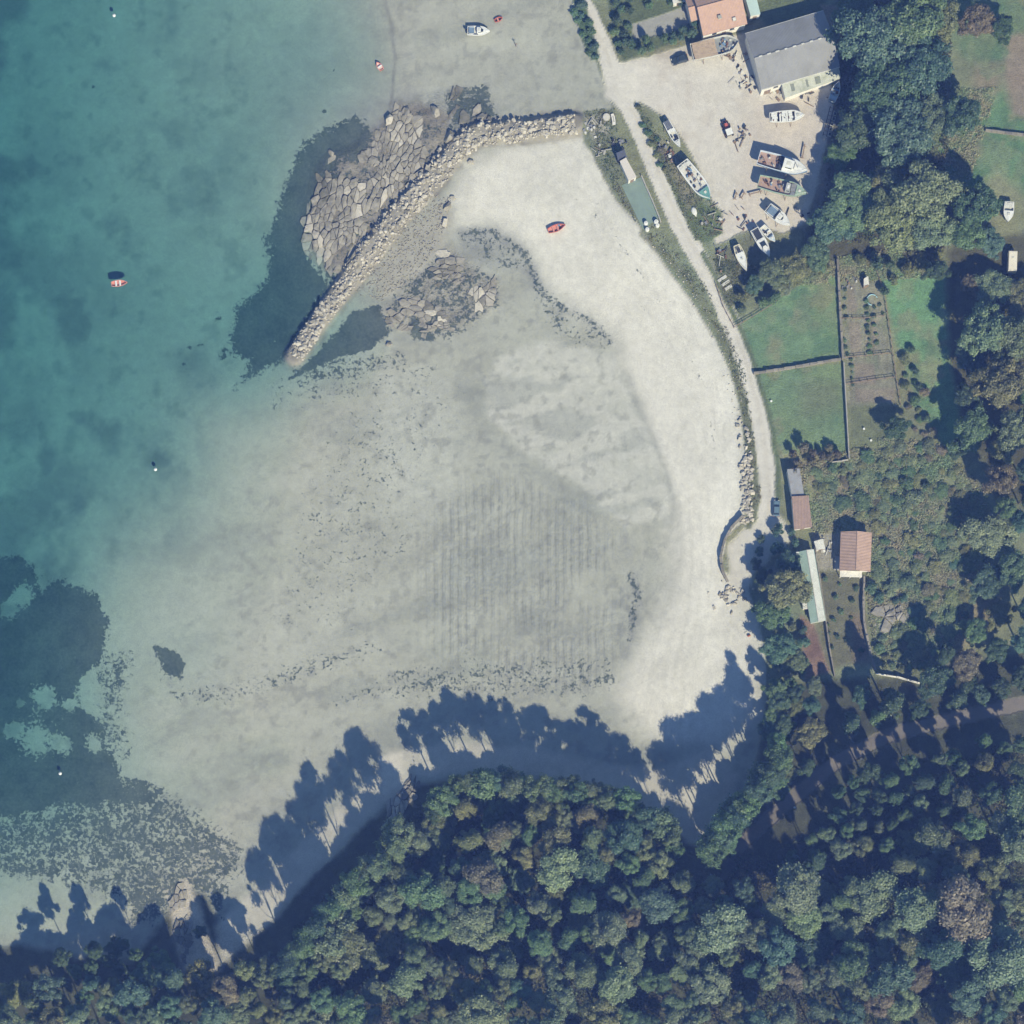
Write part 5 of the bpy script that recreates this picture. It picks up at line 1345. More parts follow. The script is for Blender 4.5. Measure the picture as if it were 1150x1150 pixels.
MB().tube([(1.3 * math.cos(a), 1.3 * math.sin(a), .25) for a in np.linspace(.4, 4.6, 14)], .13, 6).build('pipe', surf('blue_plastic', (.35, .58, .66), .4), e)
for k, (c, lb) in enumerate([((866,451),'small white post cap in the lower meadow by the lane'),((970,482),'white rock-like lump in the grass below the kitchen garden'),((978,495),'pale bucket in the worn grass below the kitchen garden'),((884,886),'pale box beside the forest road in deep shade'),((892,907),'pale sack beside the forest road in deep shade')]):
    g = ground(*c); e = empty('pale_bucket', g, k * .7, lb, 'bucket')
    MB().tube([(0, 0, -.05), (0, 0, .45)], [.18, .26], 10).build('bucket_body', OFFWHITE, e); MB().tube([(0, 0, .44), (0, 0, .5)], [.28, .28], 10).build('rim', WHITE, e)
#@@VEG
# ------------------------------------------------------------------ vegetation
def leaf_material():
    m, nt = mat_new('foliage')
    out = nd(nt, 'ShaderNodeOutputMaterial')
    oi = nd(nt, 'ShaderNodeObjectInfo')
    at_ = nd(nt, 'ShaderNodeAttribute', attribute_name='rnd')
    r = at_.outputs['Fac']
    f = maprange(nt, r, 0, 1, .55, 1.45)
    cc = nd(nt, 'ShaderNodeCombineColor')
    nt.links.new(math_(nt, 'MULTIPLY', f, maprange(nt, r, 0, 1, .92, 1.12)), cc.inputs[0]); nt.links.new(f, cc.inputs[1]); nt.links.new(math_(nt, 'MULTIPLY', f, maprange(nt, r, 0, 1, 1.08, .9)), cc.inputs[2])
    c = mixc(nt, 1.0, oi.outputs['Color'], cc.outputs[0], 'MULTIPLY')
    d = nd(nt, 'ShaderNodeBsdfDiffuse'); t = nd(nt, 'ShaderNodeBsdfTranslucent'); g = nd(nt, 'ShaderNodeBsdfGlossy')
    g.inputs['Roughness'].default_value = .5; g.inputs['Color'].default_value = (.8, .8, .8, 1)
    nt.links.new(c, d.inputs[0]); nt.links.new(c, t.inputs[0])
    m1 = nd(nt, 'ShaderNodeMixShader'); m1.inputs[0].default_value = .28
    nt.links.new(d.outputs[0], m1.inputs[1]); nt.links.new(t.outputs[0], m1.inputs[2])
    m2 = nd(nt, 'ShaderNodeMixShader'); m2.inputs[0].default_value = .035
    nt.links.new(m1.outputs[0], m2.inputs[1]); nt.links.new(g.outputs[0], m2.inputs[2])
    nt.links.new(m2.outputs[0], out.inputs[0])
    return m
LEAF = leaf_material()
BARK = surf('bark', (.16, .13, .10), .95, .25, 3)
def leaf_cloud(name, blobs, per, size, seed, up=.5):
    """blobs: (x, y, z, r); leaves lie near each blob's shell, thicker on top"""
    r = np.random.default_rng(seed)
    B = np.array(blobs)
    w = B[:, 3] ** 2; cnt = np.maximum(8, (per * len(B) * w / w.sum())).astype(int)
    idx = np.repeat(np.arange(len(B)), cnt); n = len(idx)
    d = r.normal(size=(n, 3)); d /= np.linalg.norm(d, axis=1)[:, None]
    d[:, 2] = np.where(d[:, 2] < -.35, -d[:, 2], d[:, 2])
    rad = B[idx, 3] * (1 - .5 * r.random(n) ** 1.4) * (1 + .26 * np.abs(r.normal(size=n)) ** 1.3)
    c = B[idx, :3] + d * rad[:, None] * np.array([1, 1, .85])
    nrm = d + r.normal(size=(n, 3)) * .55 + np.array([0, 0, up]); nrm /= np.linalg.norm(nrm, axis=1)[:, None]
    a = np.cross(nrm, r.normal(size=(n, 3))); a /= np.linalg.norm(a, axis=1)[:, None]; b = np.cross(nrm, a)
    s = size * r.uniform(.6, 1.35, n)[:, None]
    V = np.stack([c - a * s, c - b * s * .6, c + a * s, c + b * s * .6], 1).reshape(-1, 3)
    F = np.arange(4 * n).reshape(n, 4)
    blob_r = r.random(len(B))
    rn = np.clip(.55 * r.random(n) + .45 * blob_r[idx], 0, 1)
    return mesh_arrays(name, V, F, LEAF, {'rnd': ('FLOAT', np.repeat(rn, 4))})
def crown_blobs(kind, seed):
    r = random.Random(seed); out = []
    if kind in ('loose', 'airy'):  # tall gum-like tree: separate clumps, R about 4
        ex, ea = r.uniform(.75, 1.0), r.uniform(0, 3.14)
        for k in range(32):
            a = r.uniform(0, 6.28); q = math.sqrt(r.random()) * 3.7; z = 11.3 + (1 - (q / 4.4) ** 2) * 3.6 + r.uniform(-3.0, .8)
            u_, v_ = q * math.cos(a), q * math.sin(a) * ex
            out.append((u_ * math.cos(ea) - v_ * math.sin(ea), u_ * math.sin(ea) + v_ * math.cos(ea), z, r.uniform(.45, 1.35)))
    elif kind == 'round':          # dense broadleaf dome, R about 5
        ph = [r.uniform(0, 6.28) for _ in range(3)]
        for k in range(76):
            a = r.uniform(0, 6.28); q = math.sqrt(r.random()) * 4.6 * (1 + .20 * math.sin(2 * a + ph[0]) + .14 * math.sin(3 * a + ph[1]) + .10 * math.sin(5 * a + ph[2])); z = 4.2 + math.sqrt(max(0, 1 - (q / 6.4) ** 2)) * 4.6 * r.uniform(.68, 1.06)
            out.append((q * math.cos(a), q * math.sin(a), z, r.uniform(.5, 1.2)))
        out.append((0, 0, 5.8, 2.4))
    elif kind == 'pine':           # dark layered crown, R about 3
        for k in range(34):
            t = r.random(); a = r.uniform(0, 6.28); q = (1 - t) * 2.7 * math.sqrt(r.random()) + .2
            out.append((q * math.cos(a), q * math.sin(a), 3.2 + t * 8, r.uniform(.5, 1.0)))
    elif kind == 'shrub':          # R about 1.4
        for k in range(14):
            a = r.uniform(0, 6.28); q = math.sqrt(r.random()) * 1.1
            out.append((q * math.cos(a), q * math.sin(a), .5 + (1 - (q / 1.4) ** 2) * .95 * r.uniform(.6, 1.1), r.uniform(.35, .6)))
    return out
def trunk_mesh(kind, seed):
    r = random.Random(seed); m = MB()
    h, r0, spread = {'loose': (11.5, .26, 2.6), 'airy': (11.5, .24, 2.8), 'round': (6, .34, 3.0), 'pine': (9, .22, .9), 'shrub': (.8, .09, .6)}[kind]
    bx, by = r.uniform(-.04, .04) * h, r.uniform(-.04, .04) * h
    m.tube([(0, 0, -.5), (bx * .3, by * .3, h * .4), (bx, by, h)], [r0 * 1.25, r0 * .85, r0 * .45], 7)
    for k in range(5):
        t = r.uniform(.55, .95); a = r.uniform(0, 6.28)
        p = Vector((bx * t, by * t, h * t)); q = p + Vector((math.cos(a) * spread * r.uniform(.6, 1.1), math.sin(a) * spread * r.uniform(.6, 1.1), h * .25))
        m.tube([p, p.lerp(q, .5) + Vector((0, 0, -.05 * h)), q], [r0 * .42, r0 * .28, r0 * .12], 5, False)
    return m.mesh('trunk', BARK, True)
PROTO = {}
for kind, nvar, per, size in (('loose', 6, 560, .215), ('airy', 4, 210, .20), ('round', 5, 330, .235), ('pine', 2, 300, .22), ('shrub', 4, 110, .14)):
    PROTO[kind] = [(leaf_cloud('crown', crown_blobs(kind, 11 * i + 5), per, size, 50 + i), trunk_mesh(kind, 70 + i)) for i in range(nvar)]
RAD = {'airy': 4.4, 'loose': 4.4, 'round': 5.2, 'pine': 3.1, 'shrub': 1.5}
TOP = {'airy': 13.6, 'loose': 13.6, 'round': 7.6, 'pine': 7, 'shrub': .9}
TINTS = {'grey-green': (.185, .250, .150), 'dark green': (.085, .145, .088), 'olive': (.21, .24, .12), 'mid green': (.13, .22, .115), 'brown-tinged': (.205, .195, .135), 'yellowish': (.225, .245, .120), 'bluish green': (.105, .19, .135), 'pale green': (.200, .270, .145), 'rusty': (.25, .205, .13)}
PLANTS = []     # (object, base label, category, group, pixel)
tr_ = random.Random(21)
def tree(px, py, rpx, kind='loose', tint='grey-green', hs=1.0, where='', noun='tree', group=None, label=None, name=None):
    s = rpx * S / RAD[kind]
    zs = s * hs
    if kind in ('loose', 'airy'): zs = hs * (.55 + .45 * s)
    g = above(px, py, TOP[kind] * zs)
    nm = name or {'loose': 'tall_tree', 'airy': 'tall_tree', 'round': 'broadleaf_tree', 'pine': 'conifer_tree', 'shrub': 'shrub'}[kind]
    e = empty(nm, g, tr_.uniform(0, 6.28))
    cm, tm = tr_.choice(PROTO[kind])
    c = TINTS[tint]; j = tr_.uniform(.82, 1.18)
    cr = link('crown' if kind != 'shrub' else 'foliage', cm, e, None, None, (s * tr_.uniform(.92, 1.08), s * tr_.uniform(.92, 1.08), zs))
    cr.color = (c[0] * j * tr_.uniform(.92, 1.1), c[1] * j, c[2] * j * tr_.uniform(.9, 1.1), 1)
    link('trunk' if kind != 'shrub' else 'stem', tm, e, None, None, (s, s, zs))
    size = 'broad' if rpx > 24 else 'mid-sized' if rpx > 15 else 'small'
    if kind == 'shrub': size = 'large' if rpx > 8.5 else 'small'
    PLANTS.append((e, label or f'{size} {tint} {noun} {where}', 'shrub' if kind == 'shrub' else 'tree', group, (px, py)))
    return e
def pick(d):
    t = tr_.random() * sum(d.values())
    for k, v in d.items():
        t -= v
        if t <= 0: return k
    return k
def pip(x, y, poly): return bool(inside(np.array([float(x)]), np.array([float(y)]), poly)[0])
PLACED = []
def scatter(poly, rmin, rmax, kind, tints, where, group, pack=.82, hs=(.85, 1.15), tries=900, avoid=(), noun='tree', maxn=999):
    xs = [p[0] for p in poly]; ys = [p[1] for p in poly]; n = 0
    for _ in range(tries):
        if n >= maxn: break
        x = tr_.uniform(min(xs), max(xs)); y = tr_.uniform(min(ys), max(ys)); r = rmin + (rmax - rmin) * tr_.random() ** 1.5
        if not pip(x, y, poly) or any(pip(x, y, a) for a in avoid): continue
        if any((x - a) ** 2 + (y - b) ** 2 < (pack * (r + q)) ** 2 for a, b, q in PLACED): continue
        PLACED.append((x, y, r)); n += 1
        k = kind if isinstance(kind, str) else pick(kind)
        tree(x, y, r, k, pick(tints), tr_.uniform(*hs), where, noun, group)
EUC = {'grey-green': 5, 'olive': 1.6, 'mid green': 2, 'bluish green': 1.6, 'pale green': .8, 'brown-tinged': .5}
MIX = {'mid green': 3, 'dark green': 2.2, 'bluish green': 2, 'grey-green': 2, 'olive': 1, 'brown-tinged': .6}
# --- explicitly placed trees of the east side (centre pixel, radius, kind, tint, height, label)
EAST = [
 (985,42,40,'round','bluish green',1.0,'broad blue-green tree behind the boat shed at the top'),(1022,22,36,'round','mid green',1.1,'broad green tree at the top edge right of the boat shed wood'),
 (958,10,22,'round','mid green',0.8,'leafy tree at the top edge next to the boat shed'),(1038,70,32,'round','bluish green',1.1,'blue-green tree on the right flank of the boat shed wood'),
 (992,98,36,'round','dark green',1.0,'broad dark tree east of the boatyard rack'),(970,140,30,'round','dark green',0.8,'dark tree just east of the timber rack'),
 (1014,150,34,'round','bluish green',1.1,'rounded blue-green tree left of the small upper right meadow'),(1046,128,22,'round','grey-green',1.2,'grey-green tree at the meadow edge of the boat shed wood'),
 (1058,20,20,'round','olive',1.1,'olive tree on the right of the top wood'),(945,172,15,'round','mid green',0.8,'small leafy tree by the bow of the large white boat'),
 (1000,198,20,'round','yellowish',1.35,'yellowish crowned tree in the middle of the east wood'),(1038,212,32,'round','grey-green',1.3,'broad grey-green tree right of the yellowish one'),
 (958,222,32,'round','mid green',0.75,'broad green tree beside the green hulled boat'),(1002,244,32,'round','olive',0.9,'broad olive tree below the yellowish crowned tree'),
 (936,252,24,'round','bluish green',0.7,'blue-green tree at the lower corner of the boatyard'),(1046,256,26,'round','grey-green',1.0,'grey-green tree above the bright meadow'),
 (1080,128,22,'round','dark green',1.3,'dark round tree standing alone in the upper right meadow'),(1098,228,23,'round','dark green',1.3,'dark tree at the lower edge of the upper right meadow'),
 (1114,272,15,'round','bluish green',.9,'bushy tree between the white boat and the caravan'),(1084,262,20,'round','mid green',1.0,'green tree left of the caravan'),
 (1052,304,12,'round','dark green',1.6,'small dark tree at the head of the bright meadow'),(1090,320,13,'round','rusty',1.0,'small rust coloured tree on the edge of the east wood'),
 (1118,322,20,'round','grey-green',.8,'grey-green tree below the caravan'),(1150,334,22,'round','olive',.7,'olive tree at the right edge below the caravan'),
 (1106,372,26,'round','grey-green',1.35,'broad grey-green tree on the edge of the bright meadow'),(1140,378,26,'round','grey-green',1.3,'broad grey-green tree at the right edge beside the bright meadow'),
 (1090,402,16,'round','bluish green',1.2,'blue-green tree leaning over the bright meadow'),(1122,430,28,'round','yellowish',1.3,'broad yellow-green tree in the east wood'),
 (1084,446,15,'round','dark green',1.2,'dark tree on the lower edge of the bright meadow'),(1092,482,22,'round','mid green',1.1,'green tree below the yellow-green crown'),
 (1142,482,22,'round','grey-green',1.3,'grey-green tree at the right edge, lower end of the east wood'),(1150,430,18,'round','mid green',1.2,'green tree cut by the right edge beside the yellow-green crown'),
 (1125,505,14,'round','olive',1.1,'olive tree above the deep shade on the right'),
 (868,306,16,'round','grey-green',.9,'grey-green tree shading the boats at the foot of the boatyard'),(894,300,17,'round','olive',.85,'olive tree above the upper meadow beside the boatyard'),(917,284,18,'round','mid green',.8,'green tree above the upper meadow corner'),(848,318,11,'round','bluish green',.8,'small blue-green tree beside the white boards'),(880,322,11,'round','grey-green',.7,'small grey-green tree at the top of the upper meadow'),
 (1007,480,14,'round','dark green',1.05,'small dark tree standing alone below the kitchen garden'),
 (884,662,24,'round','olive',1.1,'broad olive tree beside the long greenhouse'),(868,690,17,'round','mid green',1.1,'green tree below the broad olive one by the beach'),
 (884,634,14,'round','bluish green',1.1,'blue-green tree between the lane end and the greenhouse'),(858,650,11,'round','dark green',1.0,'dark small tree at the lane end by the rocks'),
 (876,726,17,'round','bluish green',1.2,'blue-green tree on the beach edge left of the worn garden'),(892,742,13,'round','grey-green',1.1,'grey-green tree above the dark wood by the beach'),
 (1116,600,26,'round','grey-green',.7,'broad grey-green tree right of the rusty bracken'),(1140,640,20,'round','mid green',1.1,'green tree at the right edge below the deep shade'),
 (1110,655,18,'round','bluish green',.8,'blue-green tree right of the brambles'),(1124,690,16,'round','olive',.8,'olive tree right of the brambles near the dark wood'),
 (1075,505,11,'round','dark green',1.3,'small dark tree at the lower tip of the bright meadow'),
 (1125,30,14,'round','dark green',1.2,'small dark tree in the top right meadow'),(1100,22,20,'round','brown-tinged',1.0,'brown tinged tree by the top right meadow'),
]
for (x, y, r, k, t, h, lb) in EAST:
    PLACED.append((x, y, r)); tree(x, y, r, k, t, h, label=lb, group='trees of the east side')
# --- woods
SUNGAP = [(425,880),(470,872),(500,930),(470,960)]
EDGE1 = [(322,1085),(364,1034),(402,990),(438,950),(480,905),(530,878),(575,880),(620,884),(665,888),(705,900),(742,925),(765,955)]
for k, (x, y, tx, ty, L) in enumerate(polyline_samples(EDGE1, 15)):
    x += tr_.uniform(-4, 4); y += tr_.uniform(-5, 5)
    if pip(x, y, SUNGAP): continue
    r = tr_.uniform(11, 18); PLACED.append((x, y, r))
    tree(x, y, r * 1.15, 'airy', pick({'grey-green': 3, 'mid green': 2, 'bluish green': 2}), tr_.uniform(1.3, 1.6) if x < 470 else tr_.uniform(1.05, 1.35), 'by the point shore', 'tree', 'trees by the point shore')
for k, (x, y, tx, ty, L) in enumerate(polyline_samples([(x + 4, y + 10) for x, y in EDGE1], 11)):
    if pip(x, y, SUNGAP): continue
    tree(x + tr_.uniform(-5, 5), y + tr_.uniform(-3, 6), tr_.uniform(9, 14), 'round', pick({'dark green': 2, 'mid green': 2, 'grey-green': 1}), tr_.uniform(1.3, 2.0), 'under the taller shore edge trees', 'tree', 'understorey of the point')
for k, (x, y, tx, ty, L) in enumerate(polyline_samples([(880,845),(870,865),(850,892),(828,920),(804,955)], 7)):
    tree(x + tr_.uniform(-3, 5), y + tr_.uniform(-4, 4), tr_.uniform(9, 13), 'round', pick({'dark green': 2, 'mid green': 2}), tr_.uniform(1.5, 2.3), 'under the lower beach edge trees', 'tree', 'understorey by the lower beach')
EDGE2 = [(876,836),(864,862),(846,890),(824,916),(796,957)]
for (x, y) in [(872,772),(878,790),(868,806),(880,822)]:
    tree(x, y, 12, 'round', 'mid green', .7, 'low on the beach edge above the lower beach', 'tree', 'trees beside the lower beach')
for k, (x, y, tx, ty, L) in enumerate(polyline_samples(EDGE2, 8)):
    x += tr_.uniform(-3, 5); y += tr_.uniform(-5, 5); r = tr_.uniform(11, 17); PLACED.append((x, y, r))
    tree(x, y, r * 1.15, 'airy', pick({'mid green': 3, 'dark green': 1, 'bluish green': 2}), tr_.uniform(1.3, 1.6), 'on the wood edge beside the lower beach', 'tree', 'trees beside the lower beach')
PATHS = [[(840,955),(880,915),(940,865),(1000,835),(1080,815),(1160,798),(1160,780),(1080,796),(1000,815),(935,845),(870,895),(825,945)]]
GAPS = [[(770,950),(840,955),(900,930),(1000,900),(1000,985),(930,990),(880,1000),(850,985),(800,985)], [(420,845),(455,840),(455,905),(425,905)], [(640,985),(700,985),(700,1000),(640,1000)]]
scatter([(480,892),(530,876),(620,884),(690,890),(740,915),(755,950),(745,985),(640,985),(560,1000),(470,1005),(425,1015),(435,975),(470,935)], 13, 27, {'loose': 3, 'round': 1}, EUC, 'on the wooded point', 'trees on the wooded point', .68, (.9, 1.15), 1400, PATHS + GAPS)
scatter([(375,1045),(430,1015),(560,1000),(700,1000),(760,985),(850,1000),(850,1165),(290,1165)], 11, 29, {'loose': 4, 'round': .6}, EUC, 'in the lower middle wood', 'trees of the lower middle wood', .70, (.8, 1.1), 2200, PATHS + GAPS)
scatter([(850,1005),(1000,955),(1160,900),(1160,1165),(850,1165)], 14, 35, {'loose': 4, 'round': .8}, EUC, 'in the lower right wood', 'trees of the lower right wood', .66, (.85, 1.15), 1800, PATHS + GAPS)
scatter([(880,960),(960,870),(1160,815),(1160,900),(1000,955),(870,1005)], 8, 15, 'loose', {'dark green': 2, 'mid green': 2, 'grey-green': 2, 'olive': .6}, 'below the forest road', 'trees below the forest road', .92, (1.0, 1.35), 700, PATHS, maxn=60)
scatter([(868,770),(925,765),(930,815),(905,870),(850,920),(815,945),(850,870)], 10, 20, {'loose': 2, 'round': 1}, MIX, 'between the beach and the forest road', 'trees above the forest road', .80, (.9, 1.1), 500, PATHS)
scatter([(940,778),(1030,782),(1150,745),(1160,775),(1060,795),(985,808),(945,825)], 10, 18, {'round': 2, 'pine': 1}, {'dark green': 3, 'bluish green': 2, 'mid green': 1}, 'above the forest road', 'trees above the forest road', .85, (1.0, 1.4), 300, PATHS, maxn=24)
scatter([(1045,735),(1100,700),(1160,660),(1160,740),(1090,770),(1040,765)], 12, 22, {'round': 2, 'loose': 1}, MIX, 'in the right hand belt', 'trees of the right hand belt', .85, (.9, 1.2), 200, PATHS)
scatter([(1115,520),(1160,520),(1160,600),(1125,570)], 12, 20, 'loose', MIX, 'in deep shade at the right edge', 'trees at the right edge', .9, (.9, 1.1), 100)
scatter([(-10,1118),(80,1105),(150,1095),(250,1095),(330,1075),(300,1165),(-10,1165)], 10, 22, {'loose': 3, 'round': 1}, EUC, 'in the lower left corner wood', 'trees of the lower left wood', .72, (.95, 1.25), 700)
scatter([(60,1075),(130,1062),(180,1075),(190,1100),(80,1100)], 8, 14, {'round': 1, 'loose': 1}, {'dark green': 2, 'mid green': 1}, 'on the lower left shore', 'trees of the lower left shore', .8, (1.0, 1.4), 200, maxn=16)
for (x, y, r, k, t, h, lb) in [(371,1050,27,'round','grey-green',1.7,'big rounded grey-green tree on the lower left of the point'),(316,1098,15,'round','pale green',1.2,'pale green tree at the lower left beside the sandy gully'),
    (544,985,22,'loose','brown-tinged',1.0,'brownish tree in the middle of the wooded point'),(560,940,18,'loose','brown-tinged',1.0,'brownish tree near the north edge of the wooded point'),
    (225,1046,7,'round','dark green',1.0,'small dark tree in the sandy gully'),(812,1040,27,'loose','grey-green',1.15,'tall grey-green tree in the wood below the dark hollow')]:
    tree(x, y, r, k, t, h, label=lb, group='single trees in the south wood')
# --- shrubs, hedges, garden plants
BR = {'pale green': 2.5, 'mid green': 1.5, 'grey-green': 3, 'olive': 2.5, 'brown-tinged': 1.3, 'bluish green': .6}
PLACED.clear()
scatter([(905,535),(1000,500),(1060,500),(1100,560),(1110,620),(1080,720),(1040,755),(1000,745),(985,722),(1025,700),(1030,670),(985,655),(985,590),(950,580)], 4, 11, 'shrub', BR, 'in the overgrown plot', 'shrubs of the overgrown plot', .62, (.3, .65), 900, noun='bush', maxn=150)
scatter([(978,655),(1022,660),(1020,676),(978,676)], 5, 9, 'shrub', {'bluish green': 1}, 'east of the cottage', 'bushes east of the cottage', .85, (.9, 1.3), 160, noun='bush')
scatter([(985,718),(1030,705),(1040,755),(988,748)], 4, 8, 'shrub', {'olive': 2, 'grey-green': 2, 'mid green': 1}, 'by the pale rocks', 'bushes by the pale rocks', .9, (.8, 1.2), 200, noun='bush')
scatter([(885,505),(935,500),(948,512),(930,525),(890,530)], 5, 10, 'shrub', {'brown-tinged': 1}, 'at the foot of the lower meadow', 'brown hedge below the meadow', .8, (1.6, 2.4), 120, noun='bush')
scatter([(835,330),(880,318),(930,292),(938,296),(880,332),(830,350)], 5, 9, 'shrub', {'mid green': 2, 'grey-green': 2, 'olive': 1}, 'above the upper meadow', 'bushes above the upper meadow', .85, (1.2, 2.0), 200, noun='bush')
scatter([(950,285),(1000,290),(1010,320),(990,330),(984,305)], 6, 12, 'shrub', {'dark green': 2, 'olive': 1}, 'at the head of the kitchen garden', 'bushes at the head of the garden', .9, (1.2, 1.8), 80, noun='bush')
scatter([(1020,280),(1060,285),(1062,305),(1010,305)], 6, 12, 'shrub', {'olive': 2, 'grey-green': 1}, 'above the bright meadow', 'bushes above the bright meadow', .85, (1, 1.5), 80, noun='bush')
scatter([(1012,400),(1032,410),(1042,450),(1055,495),(1030,500),(1018,450)], 3.5, 7, 'shrub', {'brown-tinged': 1, 'olive': 1, 'mid green': 1}, 'beside the bright meadow', 'bushes beside the bright meadow', 1.0, (.8, 1.2), 120, noun='bush')
scatter([(752,36),(790,22),(796,32),(756,50),(720,58),(716,48)], 4.5, 8, 'shrub', {'mid green': 1, 'bluish green': 1}, 'in the orange roofed house hedge', 'hedge by the house', .72, (1.8, 2.6), 200, noun='bush')
scatter([(684,0),(706,-4),(712,30),(704,62),(695,60),(690,40)], 4.5, 8, 'shrub', {'mid green': 2, 'dark green': 1}, 'by the lane at the top', 'hedge beside the lane at the top', .85, (1, 1.7), 120, noun='bush')
scatter([(690,0),(770,-14),(772,0),(700,14)], 4, 8, 'shrub', {'dark green': 2, 'mid green': 1}, 'in the top edge hedge', 'garden hedge at the top edge', .85, (1, 1.6), 120, noun='bush')
scatter([(640,0),(652,0),(664,30),(674,64),(664,66),(652,40)], 3.5, 6.5, 'shrub', {'mid green': 2, 'bluish green': 1}, 'on the green bank left of the lane', 'bushes left of the lane', .8, (.7, 1.1), 140, noun='bush')
scatter([(713,116),(722,126),(745,170),(748,200),(736,180),(722,150)], 3, 6, 'shrub', {'olive': 2, 'mid green': 2, 'brown-tinged': 1}, 'at the upper tip of the grass verge', 'bushes on the verge', .85, (.6, 1.0), 140, noun='bush')
scatter([(850,590),(905,600),(900,640),(880,612),(846,640)], 5, 9, 'shrub', {'dark green': 1, 'bluish green': 1}, 'at the end of the lane', 'bushes at the lane end', .95, (1, 1.6), 60, noun='bush', maxn=10)
scatter([(893,690),(905,700),(905,760),(880,770),(866,745)], 5, 9, 'shrub', {'mid green': 1, 'bluish green': 1, 'grey-green': 1}, 'by the worn garden', 'bushes by the worn garden', .85, (1, 1.6), 120, noun='bush')
scatter([(920,648),(962,652),(968,735),(934,740)], 2.2, 4, 'shrub', {'dark green': 1, 'mid green': 1}, 'in the cottage garden', 'plants in the cottage garden', 1.4, (.7, 1.2), 90, noun='plant', maxn=14)
for i, (x0, y0, x1, y1, n) in enumerate([(972,338,977,396,9), (981,345,985,385,5), (955,404,958,432,5), (948,325,950,356,4), (948,382,951,398,3), (988,342,991,352,2)]):
    for k in range(n):
        t = k / max(1, n - 1); tree(x0 + (x1 - x0) * t + tr_.uniform(-1, 1), y0 + (y1 - y0) * t, tr_.uniform(1.8, 3.2), 'shrub', pick({'dark green': 2, 'mid green': 2}), tr_.uniform(.6, 1), f'in the kitchen garden row', 'plant', 'plants in the kitchen garden', name='vegetable_plant')
for (x, y) in [(1023,392),(1028,417),(1032,434),(1040,470),(880,300),(1015,540),(1040,545),(1073,575)]:
    tree(x, y, 5, 'shrub', 'dark green', 1.3, 'standing alone in the eastern grass', 'bush', 'lone bushes in the east grass')
# labels: look-alikes of one place are told apart by their order from the left when few, else share
from collections import defaultdict
by = defaultdict(list)
for p in PLANTS: by[p[1]].append(p)
ORD = ['first', 'second', 'third', 'fourth', 'fifth', 'sixth', 'seventh', 'eighth']
for lb, ps in list(by.items()):
    if len(ps) > 8:
        del by[lb]
        xs = sorted(p[4][0] for p in ps); ys = sorted(p[4][1] for p in ps)
        nc = max(1, round(len(ps) / 12 + .4)); ymid = ys[len(ys) // 2]
        for p in ps:
            col = ['left', 'middle', 'right'][min(2, int(3 * (p[4][0] - xs[0]) / (xs[-1] - xs[0] + 1e-6)))]
            row = 'upper' if p[4][1] < ymid else 'lower'
            by[lb + f', {row} {col} part'].append(p)
for lb, ps in by.items():
    ps.sort(key=lambda p: p[4][0])
    for k, p in enumerate(ps):
        l = lb
        if 1 < len(ps) <= 8: l = lb + ', ' + ORD[k] + ' from left'
        tag(p[0], l, p[2], p[3] or lb)
# --- undergrowth too small and dense to count
def undergrowth(name, label, polys, n, size, cols, seed, hgt_=.35):
    r = np.random.default_rng(seed); pts = []
    for poly, share in polys:
        xs = [p[0] for p in poly]; ys = [p[1] for p in poly]; k = int(n * share)
        x = r.uniform(min(xs), max(xs), k * 3); y = r.uniform(min(ys), max(ys), k * 3)
        s = inside(x, y, poly); s &= fbm(x, y, 12, seed + 3, 3) > r.uniform(.3, .6, len(x))
        s &= ~inside(x, y, [(693,203),(722,193),(746,246),(722,263)])
        pts.append(np.c_[x[s], y[s]][:k])
    q = np.concatenate(pts); px_, py_ = q[:, 0], q[:, 1]
    z = np.full(len(q), 3.0)
    for _ in range(3):
        f_ = (CAM_H - z) / CAM_H
        x = (px_ - 575) * S * f_; y = -CAM_S + ((575 - py_) * S + CAM_S) * f_; z = bil(ZG, gx, gy, x, y)
    m = 5
    c = np.repeat(np.c_[x, y, z], m, 0) + np.c_[r.normal(0, size * .9, (len(q) * m, 2)), r.uniform(.02, hgt_, len(q) * m)]
    k = len(c)
    nrm = r.normal(size=(k, 3)) * .6 + np.array([0, -.1, 1.0]); nrm /= np.linalg.norm(nrm, axis=1)[:, None]
    a = np.cross(nrm, r.normal(size=(k, 3))); a /= np.linalg.norm(a, axis=1)[:, None]; b = np.cross(nrm, a)
    s = size * r.uniform(.5, 1.3, k)[:, None]
    V = np.stack([c - a * s, c - b * s * .6, c + a * s, c + b * s * .6], 1).reshape(-1, 3)
    tint = np.clip(np.repeat(fbm(px_, py_, 18, seed + 9, 3), m) * 1.6 - .3 + r.normal(0, .16, k), 0, 1)
    c0, c1 = np.array(cols[0]), np.array(cols[1])
    cc = c0[None] * (1 - tint[:, None]) + c1[None] * tint[:, None]
    cc = cc * r.uniform(.65, 1.3, k)[:, None]
    me = mesh_arrays(name, V, np.arange(4 * k).reshape(k, 4), UGM, {'Col': ('FLOAT_COLOR', np.repeat(np.c_[cc, np.ones(k)], 4, 0))})
    o = link(name, me); tag(o, label, kind='stuff')
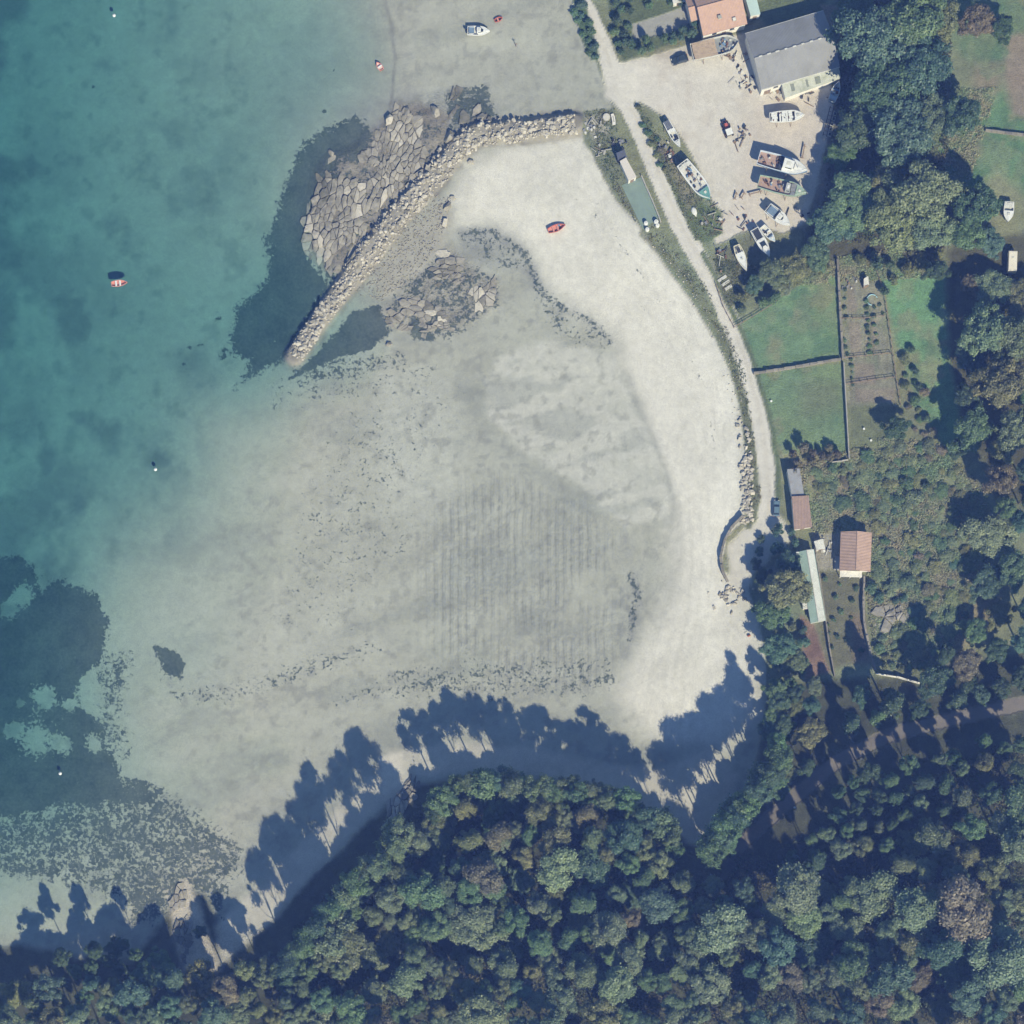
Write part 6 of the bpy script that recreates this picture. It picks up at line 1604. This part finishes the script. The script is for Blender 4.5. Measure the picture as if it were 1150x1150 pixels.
def ug_mat():
    m, nt = mat_new('undergrowth'); out = nd(nt, 'ShaderNodeOutputMaterial'); d = nd(nt, 'ShaderNodeBsdfDiffuse'); t = nd(nt, 'ShaderNodeBsdfTranslucent')
    a = nd(nt, 'ShaderNodeAttribute', attribute_name='Col'); nt.links.new(a.outputs[0], d.inputs[0]); nt.links.new(a.outputs[0], t.inputs[0])
    mx = nd(nt, 'ShaderNodeMixShader'); mx.inputs[0].default_value = .25
    nt.links.new(d.outputs[0], mx.inputs[1]); nt.links.new(t.outputs[0], mx.inputs[2]); nt.links.new(mx.outputs[0], out.inputs[0]); return m
UGM = ug_mat()
undergrowth('bramble_cover', 'brambles and bracken covering the overgrown plot', [([(890,530),(1000,490),(1060,500),(1110,560),(1110,640),(1060,750),(985,745),(972,655),(985,590),(915,600)], .8), ([(1040,100),(1120,100),(1080,230),(1050,180)], .1), ([(880,300),(1060,270),(1060,310),(900,320)], .1)], 30000, .22, ((.24, .34, .19), (.40, .36, .25)), 5, .35)
undergrowth('wood_undergrowth', 'low undergrowth on the floor of the woods', [([(330,1040),(480,900),(700,900),(780,960),(860,960),(1150,820),(1150,1150),(300,1150)], .8), ([(950,0),(1070,0),(1060,280),(920,270)], .2)], 26000, .26, ((.075, .12, .06), (.17, .15, .09)), 6, .9)
undergrowth('verge_grass', 'rough grass along the lane and beach top', [([(655,125),(690,122),(700,190),(745,250),(722,262),(690,215)], .2), ([(722,262),(742,262),(800,330),(838,420),(855,560),(842,590),(836,470),(815,385),(760,300)], .45), ([(714,114),(812,240),(812,262),(780,270),(728,155)], .2), ([(800,290),(860,300),(850,330),(818,345)], .15)], 6500, .15, ((.10, .15, .07), (.24, .215, .13)), 7, .25)
def haze():
    m, nt = mat_new('haze_air')
    out = nd(nt, 'ShaderNodeOutputMaterial')
    v = nd(nt, 'ShaderNodeVolumePrincipled')
    v.inputs['Color'].default_value = (.20, .34, 1.0, 1)
    v.inputs['Absorption Color'].default_value = (1, 1, 1, 1)
    v.inputs['Density'].default_value = .00028
    v.inputs['Anisotropy'].default_value = 0
    nt.links.new(v.outputs[0], out.inputs['Volume'])
    o = MB().box((0, 0, (CAM_H + 10 - 10) / 2), (7400, 7400, CAM_H + 20)).build('haze', m)
    tag(o, kind='stuff', label='thin blue air between the aircraft and the shore')
haze()
